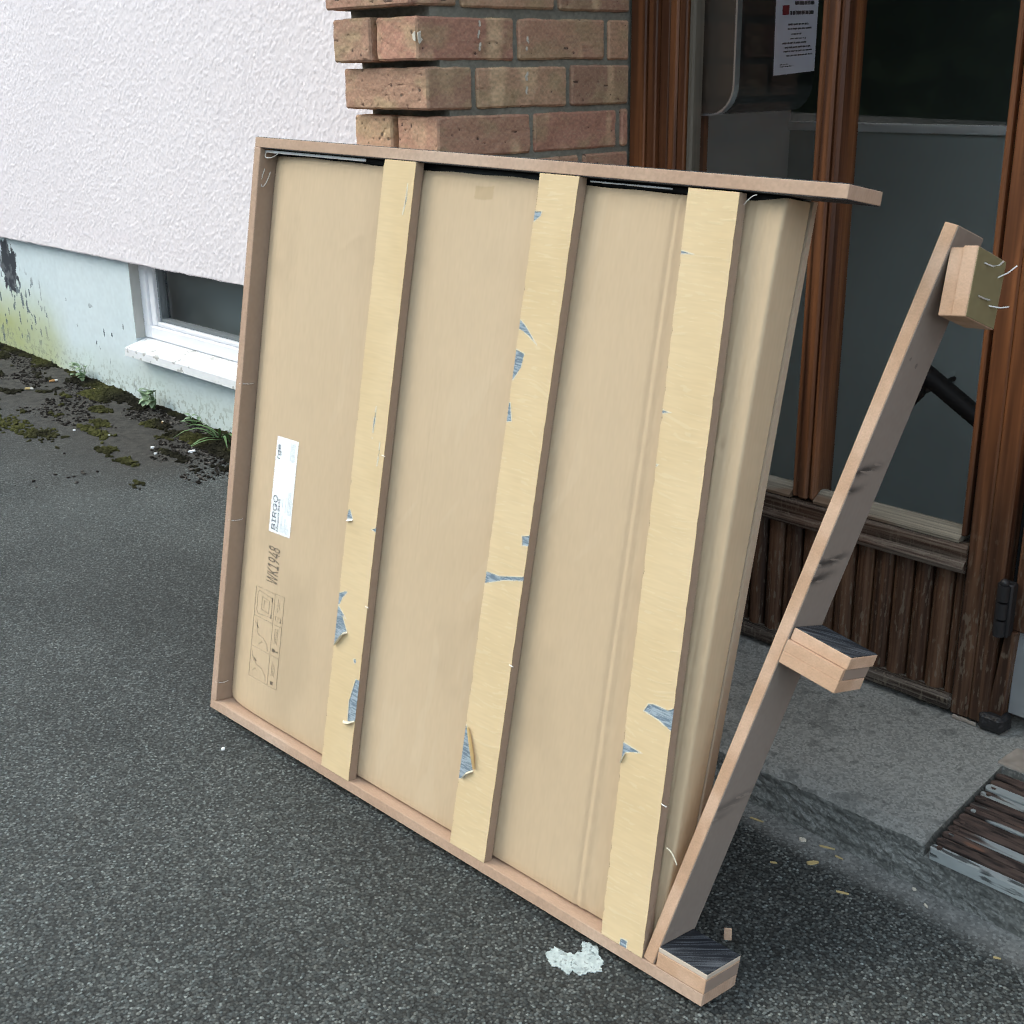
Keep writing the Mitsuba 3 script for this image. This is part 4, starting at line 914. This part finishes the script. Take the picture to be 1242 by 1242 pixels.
# ------------------------------------------------------------------ the side board that has come loose
LB = 'loose_side_board'
tag(LB, 'loose wooden crate side board tilted to the right with two wood blocks nailed to it', 'board')
RL, RT, RD = 1.0370, 0.0172, 0.0800
put(LB + '__board', cb((0, 0, 0), (RT, RL, RD), 0.0008), 'm_pinkedge', M=RUN)
put(LB + '__board__grey_face', cb((RT - 0.0002, 0.0008, 0.0008), (RT + 0.0010, RL - 0.0008, RD - 0.0008), 0.0003), 'm_run_face', M=RUN)
# middle block: layers lie across the board
bx0, bx1, by0, by1 = 0.0190, 0.1030, 0.4645, 0.5135
lt = (by1 - by0)
put(LB + '__block', cb((bx0, by0 + 0.333 * lt + 0.0002, 0.0035), (bx1 - 0.0006, by0 + 0.667 * lt - 0.0002, 0.0720), 0.0008), 'm_darkedge', M=RUN)
put(LB + '__block__layer', cb((bx0, by0, -0.0022), (bx1, by0 + 0.333 * lt, 0.0700), 0.0008), 'm_pinkedge', M=RUN)
put(LB + '__block__layer', cb((bx0, by0 + 0.3334 * lt, -0.0020), (bx1 - 0.0005, by0 + 0.655 * lt, 0.0050), 0.0004), 'm_pinkedge', M=RUN)
put(LB + '__block__layer', cb((bx0 + 0.0002, by0 + 0.667 * lt, 0.0030), (bx1 + 0.001, by1, 0.0770), 0.0008), 'm_pinkedge', M=RUN)
put(LB + '__block__dark_face', cb((bx0 + 0.0008, by1 - 0.0002, 0.0042), (bx1, by1 + 0.0010, 0.0762), 0.0003), 'm_veneer', M=RUN)
# upper block: twisted on its nails
TB = RUN @ (lambda m: m)(np.eye(4))
q = rotm(np.array([0.0451, 0.0580, 0.2481])); q[:3, 3] = (0.0368, 0.9322, 0.0)
TBM = RUN @ q
put(LB + '__block_001', cb((0, 0.0005, 0), (0.0172, 0.0815, 0.0755), 0.0010), 'm_pinkedge', M=TBM, number=False)
put(LB + '__block_001__layer', cb((0.0176, 0.0, -0.0035), (0.0355, 0.0830, 0.0765), 0.0010), 'm_pinkedge', M=TBM)
put(LB + '__block_001__olive_face', cb((0.0354, 0.0010, -0.0027), (0.0364, 0.0820, 0.0757), 0.0003), 'm_olive', M=TBM)
for pts in ([(0.0360, 0.068, 0.018), (0.0425, 0.066, 0.028), (0.0455, 0.070, 0.038), (0.047, 0.076, 0.044)], [(0.036, 0.060, 0.060), (0.043, 0.068, 0.070), (0.050, 0.078, 0.076)], [(0.0362, 0.029, 0.018), (0.0395, 0.028, 0.028), (0.0395, 0.029, 0.040), (0.0362, 0.031, 0.050)], [(0.0362, 0.024, 0.050), (0.046, 0.024, 0.060), (0.053, 0.027, 0.068)]):
    wire(LB + '__block_001__staple', pts, 0.0010, 'm_staple', TBM)

# ------------------------------------------------------------------ small things on the ground
spts = [(-1.0407, 1.0173), (-1.0414, 1.036), (-1.0233, 1.0384), (-1.0126, 1.045), (-1.0077, 1.0575), (-1.0196, 1.0667), (-1.0216, 1.0769), (-1.0004, 1.0775), (-0.9755, 1.0631), (-0.9642, 1.0517), (-0.964, 1.0403), (-0.9743, 1.0339), (-0.9771, 1.0194), (-0.9904, 1.019), (-0.9886, 1.0094), (-1.0016, 1.0117), (-1.0113, 1.0106), (-1.0139, 1.0055), (-1.0291, 1.0081)]
poly = Polygon([(x_ * 1.0100, y_ * 1.0100) for x_, y_ in spts])
xy = []
cc = np.array(poly.exterior.coords)
for i in range(len(cc) - 1):
    for s in np.linspace(0, 1, 9)[:-1]: xy.append(cc[i] * (1 - s) + cc[i + 1] * s)
xy = np.array(xy); nz = meshkit.fbm(np.concatenate([xy * 260, np.zeros((len(xy), 1))], 1), 3, 4) - 0.5
ce = xy.mean(0); dv_ = xy - ce; dv_ /= np.linalg.norm(dv_, axis=1, keepdims=True)
poly = Polygon(xy + dv_ * nz[:, None] * 0.011).buffer(0)
poly = max(getattr(poly, 'geoms', [poly]), key=lambda g: g.area)
holes = unary_union([Polygon([(x_, y_), (x_ + r_, y_ + 0.3 * r_), (x_ + 0.5 * r_, y_ + r_)]) for x_, y_, r_ in zip(rng.uniform(-1.04, -0.965, 26), rng.uniform(1.005, 1.078, 26), rng.uniform(0.0015, 0.004, 26))])
poly = poly.difference(holes)
sats = [Polygon([(x_ + r_ * math.cos(t_), y_ + r_ * 0.8 * math.sin(t_ + 0.4)) for t_ in np.linspace(0, 5.3, 6)]) for x_, y_, r_ in zip(rng.normal(-1.005, 0.028, 40), rng.normal(1.03, 0.026, 40), rng.uniform(0.0008, 0.0028, 40))]
m = prism(poly, 0, 0.0016); m.apply_translation([0, 0, 0])
m = remap(m, lambda v: np.stack([v[:, 0], v[:, 1], gz(v[:, 0]) + v[:, 2] - 0.0004], 1))
put('white_splash', m, 'm_splash')
tag('white_splash', 'pale whitish splash dried on the asphalt beside the crate foot', 'splash')

chips = [((-0.956, 1.504), (-0.946, 1.508), 0.010, 'short thick pale wood splinter nearest the loose board on the asphalt'), ((-0.910, 1.459), (-0.900, 1.474), 0.008, 'broad yellow wood splinter lying on asphalt below the step'), ((-0.924, 1.513), (-0.902, 1.522), 0.003, 'thin straw coloured splinter in the dust close to the step'),
         ((-0.841, 1.433), (-0.824, 1.441), 0.004, 'pale yellow splinter farthest from the step on dark asphalt'), ((-0.892, 1.508), (-0.878, 1.509), 0.002, 'hair thin splinter in the dust right of the straw coloured one'), ((-0.952, 1.420), (-0.943, 1.426), 0.003, 'small splinter on dark asphalt left of the broad yellow one'),
         ((-0.766, 1.522), (-0.760, 1.523), 0.005, 'tiny wood crumb in the dust below the corner of the grate'), ((-0.735, 1.503), (-0.727, 1.498), 0.004, 'tiny wood crumb on the dust edge below the grate'), ((-0.691, 1.541), (-0.664, 1.538), 0.003, 'long thin splinter at the foot of the step under the grate'),
         ((-1.047, 1.496), (-1.024, 1.501), 0.003, 'long thin splinter on asphalt behind the loose board'), ((-1.045, 1.538), (-1.037, 1.541), 0.003, 'short splinter in the dust behind the loose board'), ((-0.995, 1.543), (-0.984, 1.545), 0.003, 'small splinter against the foot of the concrete step'), ((-0.609, 1.467), (-0.600, 1.472), 0.003, 'rightmost pale splinter at the edge of the dust')]
for i, (p_, q_, w_, lb) in enumerate(chips):
    p_, q_ = np.array(p_) * 1.0100, np.array(q_) * 1.0100; d_ = q_ - p_; L_ = np.linalg.norm(d_); n_ = np.array([-d_[1], d_[0]]) / L_
    w0 = w_ * 0.5
    poly = Polygon([p_ - n_ * w0 * 0.5, p_ + d_ * 0.4 - n_ * w0, q_ - n_ * w0 * 0.3, q_ + n_ * w0 * 0.2, p_ + d_ * 0.6 + n_ * w0 * 0.9, p_ + n_ * w0 * 0.7])
    m = prism(poly, 0, 0.0018 if w_ < 0.005 else 0.003)
    m = remap(m, lambda v: np.stack([v[:, 0], v[:, 1], gz(v[:, 0]) + v[:, 2]], 1))
    k = put('wood_splinter', m, 'm_chip' if i not in (0, 6, 7) else 'm_chippale')
    tag(k, lb, 'splinter', 'wood splinters scattered below the step')
# an upright sliver behind the corner foot
m = cb((-0.006, -0.0015, -0.001), (0.005, 0.0015, 0.019), 0.0006)
put('upright_sliver', m, 'm_pinkedge', M=at(-0.894, 1.240, float(gz(-0.894)), 0.7))
tag('upright_sliver', 'small pinkish wood sliver standing on asphalt behind the crate corner foot', 'splinter')
butts = [((-4.652, 1.913), (-4.648, 1.940), 0, 'orange cigarette end leftmost but one among the moss'), ((-4.424, 1.981), (-4.410, 2.000), 1, 'pale cigarette end with tan tip in moss near the middle weed'), ((-4.602, 1.802), (-4.591, 1.814), 1, 'pale cigarette end nearest the left edge of the picture'), ((-3.813, 1.928), (-3.863, 1.963), 0, 'tan cigarette end below the basement window in dirt')]
for p_, q_, kk, lb in butts:
    p_, q_ = np.array(p_), np.array(q_); d_ = (q_ - p_) / np.linalg.norm(q_ - p_); c_ = (p_ + q_) / 2
    a3 = np.array([*(c_ - d_ * 0.014), float(gz(c_[0])) + 0.0055]); b3 = np.array([*(c_ + d_ * 0.016), float(gz(c_[0])) + 0.0055]); m3_ = a3 * 0.35 + b3 * 0.65
    k = put('cigarette_end__filter', cyl(a3, m3_, 0.0042, 10), 'm_butt' if kk == 0 else 'm_chip')
    n_ = used['cigarette_end__filter'] - 1
    key = 'cigarette_end' if n_ == 0 else f'cigarette_end_{n_:03d}'
    if n_: scene[key + '__filter'] = scene.pop(k)
    put(key + '__paper', cyl(m3_, b3, 0.0040, 10), 'm_buttwhite', number=False)
    tag(key, lb, 'cigarette end', 'cigarette ends in the dirt along the wall')
flakes = [((-3.490, 1.862), 0.030, 'white flake of paint on moss beside the crate edge'), ((-3.618, 1.791), 0.016, 'small white chip on dirt left of the large flake'), ((-3.552, 1.766), 0.014, 'small pale chip nearest the crate among the dirt'), ((-3.836, 1.751), 0.015, 'pale chip on asphalt below the basement window sill'), ((-3.974, 1.695), 0.012, 'pale chip farthest from the wall on the asphalt'), ((-1.845, 0.985), 0.008, 'tiny white crumb on asphalt in front of the crate'), ((-2.115, 1.13), 0.009, 'tiny white crumb on asphalt left of the crate')]
for (c_, s_, lb) in flakes:
    an = rng.uniform(0, 6, 7); an.sort()
    poly = Polygon([(c_[0] + s_ * 0.5 * rng.uniform(0.6, 1.1) * math.cos(t_), c_[1] + s_ * 0.5 * rng.uniform(0.5, 1.1) * math.sin(t_)) for t_ in np.linspace(0, 5.4, 6)])
    m = prism(poly, 0.0, 0.003 + 0.2 * s_ * 0.5)
    m = remap(m, lambda v: np.stack([v[:, 0], v[:, 1], gz(v[:, 0]) + v[:, 2] * (1 + 30 * (v[:, 0] - c_[0]))], 1))
    k = put('paint_flake', m, 'm_label')
    tag(k, lb, 'paint flake', 'pale flakes scattered on the ground')

# moss cushions and humus crumbs along the plinth
mv, mf, cnt = [], [], 0
ico = trimesh.creation.icosphere(0, 1.0)
NM = 60000
px = rng.uniform(-7.0, -3.25, NM); py = 2.05 - rng.uniform(0, 1, NM) ** 1.2 * 0.52
dens = meshkit.fbm(np.stack([px * 6.5, py * 15, px * 0], -1), 4, 2)
thr = 0.51 + 0.80 * np.clip((2.05 - py) / 0.5, 0, 1) ** 1.3 * 0.42
thr = thr + 0.045 * np.random.default_rng(5).normal(size=NM)
keepm = dens > thr
px, py, dens, thr = px[keepm], py[keepm], dens[keepm], thr[keepm]
extra = rng.normal(0, 1, (260, 2)) * (0.07, 0.025) + rng.choice(np.array([(-4.20, 1.56), (-4.02, 1.59), (-4.28, 1.50)]) + (0.0, 0.0), 260)
px = np.concatenate([px, extra[:, 0]]); py = np.concatenate([py, extra[:, 1]]); sz = np.concatenate([(dens - thr), np.full(260, 0.03)])
px, py, sz = px[:20000], np.minimum(py[:20000], 2.046), sz[:20000]
for i in range(len(px)):
    r_ = 0.0028 + 0.0050 * rng.random() + min(0.03 * sz[i] * 2, 0.004)
    v = ico.vertices * (r_ * rng.uniform(0.7, 1.5), r_ * rng.uniform(0.7, 1.3), r_ * rng.uniform(0.45, 0.95)) * (1 + 0.25 * rng.normal(size=(len(ico.vertices), 1)))
    mv.append(v + (px[i], min(py[i], 2.05 - r_ * 0.8), gz(px[i]) + r_ * 0.2)); mf.append(ico.faces + cnt); cnt += len(v)
put('moss_cover', trimesh.Trimesh(np.vstack(mv), np.vstack(mf), process=False), 'm_moss')
tag('moss_cover', 'dark olive moss and humus growing along the foot of the plinth', 'moss', kind='stuff')

mv, mf, cnt = [], [], 0
for i in range(15000):
    x_ = rng.uniform(-6.6, -3.2); t_ = abs(rng.normal()) * 0.25
    y_ = 2.044 - t_
    if t_ > 0.75: continue
    if meshkit.fbm(np.array([x_ * 4, y_ * 8, 5.0]), 3, 8) < 0.44 + 0.14 * t_ / 0.4: continue
    r_ = 0.0015 + 0.0055 * rng.random() ** 3
    v = (ico.vertices[:12] if False else ico.vertices) * (r_ * rng.uniform(0.7, 1.6), r_ * rng.uniform(0.7, 1.3), r_ * rng.uniform(0.4, 0.9)) * (1 + 0.2 * rng.normal(size=(len(ico.vertices), 1)))
    mv.append(v + (x_, min(y_, 2.05 - r_), gz(x_) + r_ * 0.3)); mf.append(ico.faces + cnt); cnt += len(v)
put('soil_crumbs', trimesh.Trimesh(np.vstack(mv), np.vstack(mf), process=False), 'm_soil')
tag('soil_crumbs', 'dark crumbs of soil and grit along the foot of the plinth', 'soil', kind='stuff')

# weeds at the foot of the wall
def leaf(base, az, el, ln, w, bend):
    V, Fc = [], []
    n = 5
    d = np.array([math.cos(az), math.sin(az), 0]); s = np.array([-math.sin(az), math.cos(az), 0])
    for i in range(n + 1):
        t = i / n; e = el - bend * t
        c = base + d * ln * t * math.cos(e) + np.array([0, 0, 1]) * ln * t * math.sin(e)
        ww = w * math.sin(math.pi * min(0.05 + 0.93 * t, 1)) ** 0.8 * 0.5
        V += [c - s * ww + (0, 0, 0.15 * ww), c - np.array([0, 0, 0.1 * ww]), c + s * ww + (0, 0, 0.15 * ww)]
    for i in range(n):
        for j in (0, 1):
            q = i * 3 + j; Fc += [[q, q + 1, q + 4], [q, q + 4, q + 3]]
    return trimesh.Trimesh(np.array(V), np.array(Fc), process=False)
weeds = [((-4.600, 2.025), 16, 0.085, 0.028, 'm_leafpale', 'small pale green weed leftmost at the wall foot'), ((-4.030, 2.018), 20, 0.095, 0.034, 'm_leafpale', 'bushy pale green weed below the window sill end'), ((-3.755, 2.02), 9, 0.055, 0.022, 'm_leafpale', 'tiny sparse weed at the wall under the basement window'), ((-3.545, 2.00), 14, 0.15, 0.009, 'm_leaf', 'thin grassy tuft at the wall beside the crate edge')]
for (c_, n_, ln_, w_, mt, lb) in weeds:
    k0 = used.get('weed', 0); used['weed'] = k0 + 1
    key = 'weed' if k0 == 0 else f'weed_{k0:03d}'
    base = np.array([c_[0], c_[1], float(gz(c_[0]))])
    stems = []
    for i in range(n_):
        az = -rng.uniform(0.1, math.pi - 0.1); el = rng.uniform(0.5, 1.45)
        if w_ < 0.012:
            lf = leaf(base + (rng.normal() * 0.02, -abs(rng.normal()) * 0.006, 0), az, el, ln_ * rng.uniform(0.5, 1.1), w_, rng.uniform(0.3, 1.3))
        else:
            hh = ln_ * rng.uniform(0.15, 0.75); top_ = base + (rng.normal() * 0.022, -abs(rng.normal()) * 0.010, hh)
            stems.append(tube([base, (base + top_) / 2 + (0.003, 0, 0), top_], 0.0011, 5))
            lf = leaf(top_, az, el * 0.6, ln_ * rng.uniform(0.3, 0.5), w_ * rng.uniform(0.6, 1.1), rng.uniform(0.2, 0.9))
        put(key + '__leaf', lf, mt)
    if stems: put(key + '__stem', cat(stems), 'm_leaf')
    tag(key, lb, 'weed', 'weeds growing at the foot of the wall')

# a hedge behind the camera, met only as a dark reflection in the glass
hv, hf, cnt = [], [], 0
for i in range(9000):
    c_ = np.array([rng.uniform(-26, 16), -14 + rng.normal() * 0.9, rng.uniform(0, 1) ** 0.7 * 5.5])
    a_ = rng.normal(size=3); a_ /= np.linalg.norm(a_); b_ = np.cross(a_, rng.normal(size=3)); b_ /= np.linalg.norm(b_)
    s_ = rng.uniform(0.25, 0.55)
    hv += [c_ - a_ * s_, c_ + b_ * s_ * 0.5, c_ + a_ * s_, c_ - b_ * s_ * 0.5]; hf += [[cnt, cnt + 1, cnt + 2], [cnt, cnt + 2, cnt + 3]]; cnt += 4
core = rough(trimesh.creation.box((42, 0.8, 5.6)).apply_translation((-5, -14.4, 2.2)), 1.0, 0.4, 0.6, 3)
put('hedge', cat([trimesh.Trimesh(np.array(hv), np.array(hf), process=False), core]), 'm_hedge')
tag('hedge', 'tall dark green hedge across the yard behind the viewer', 'hedge', kind='stuff')
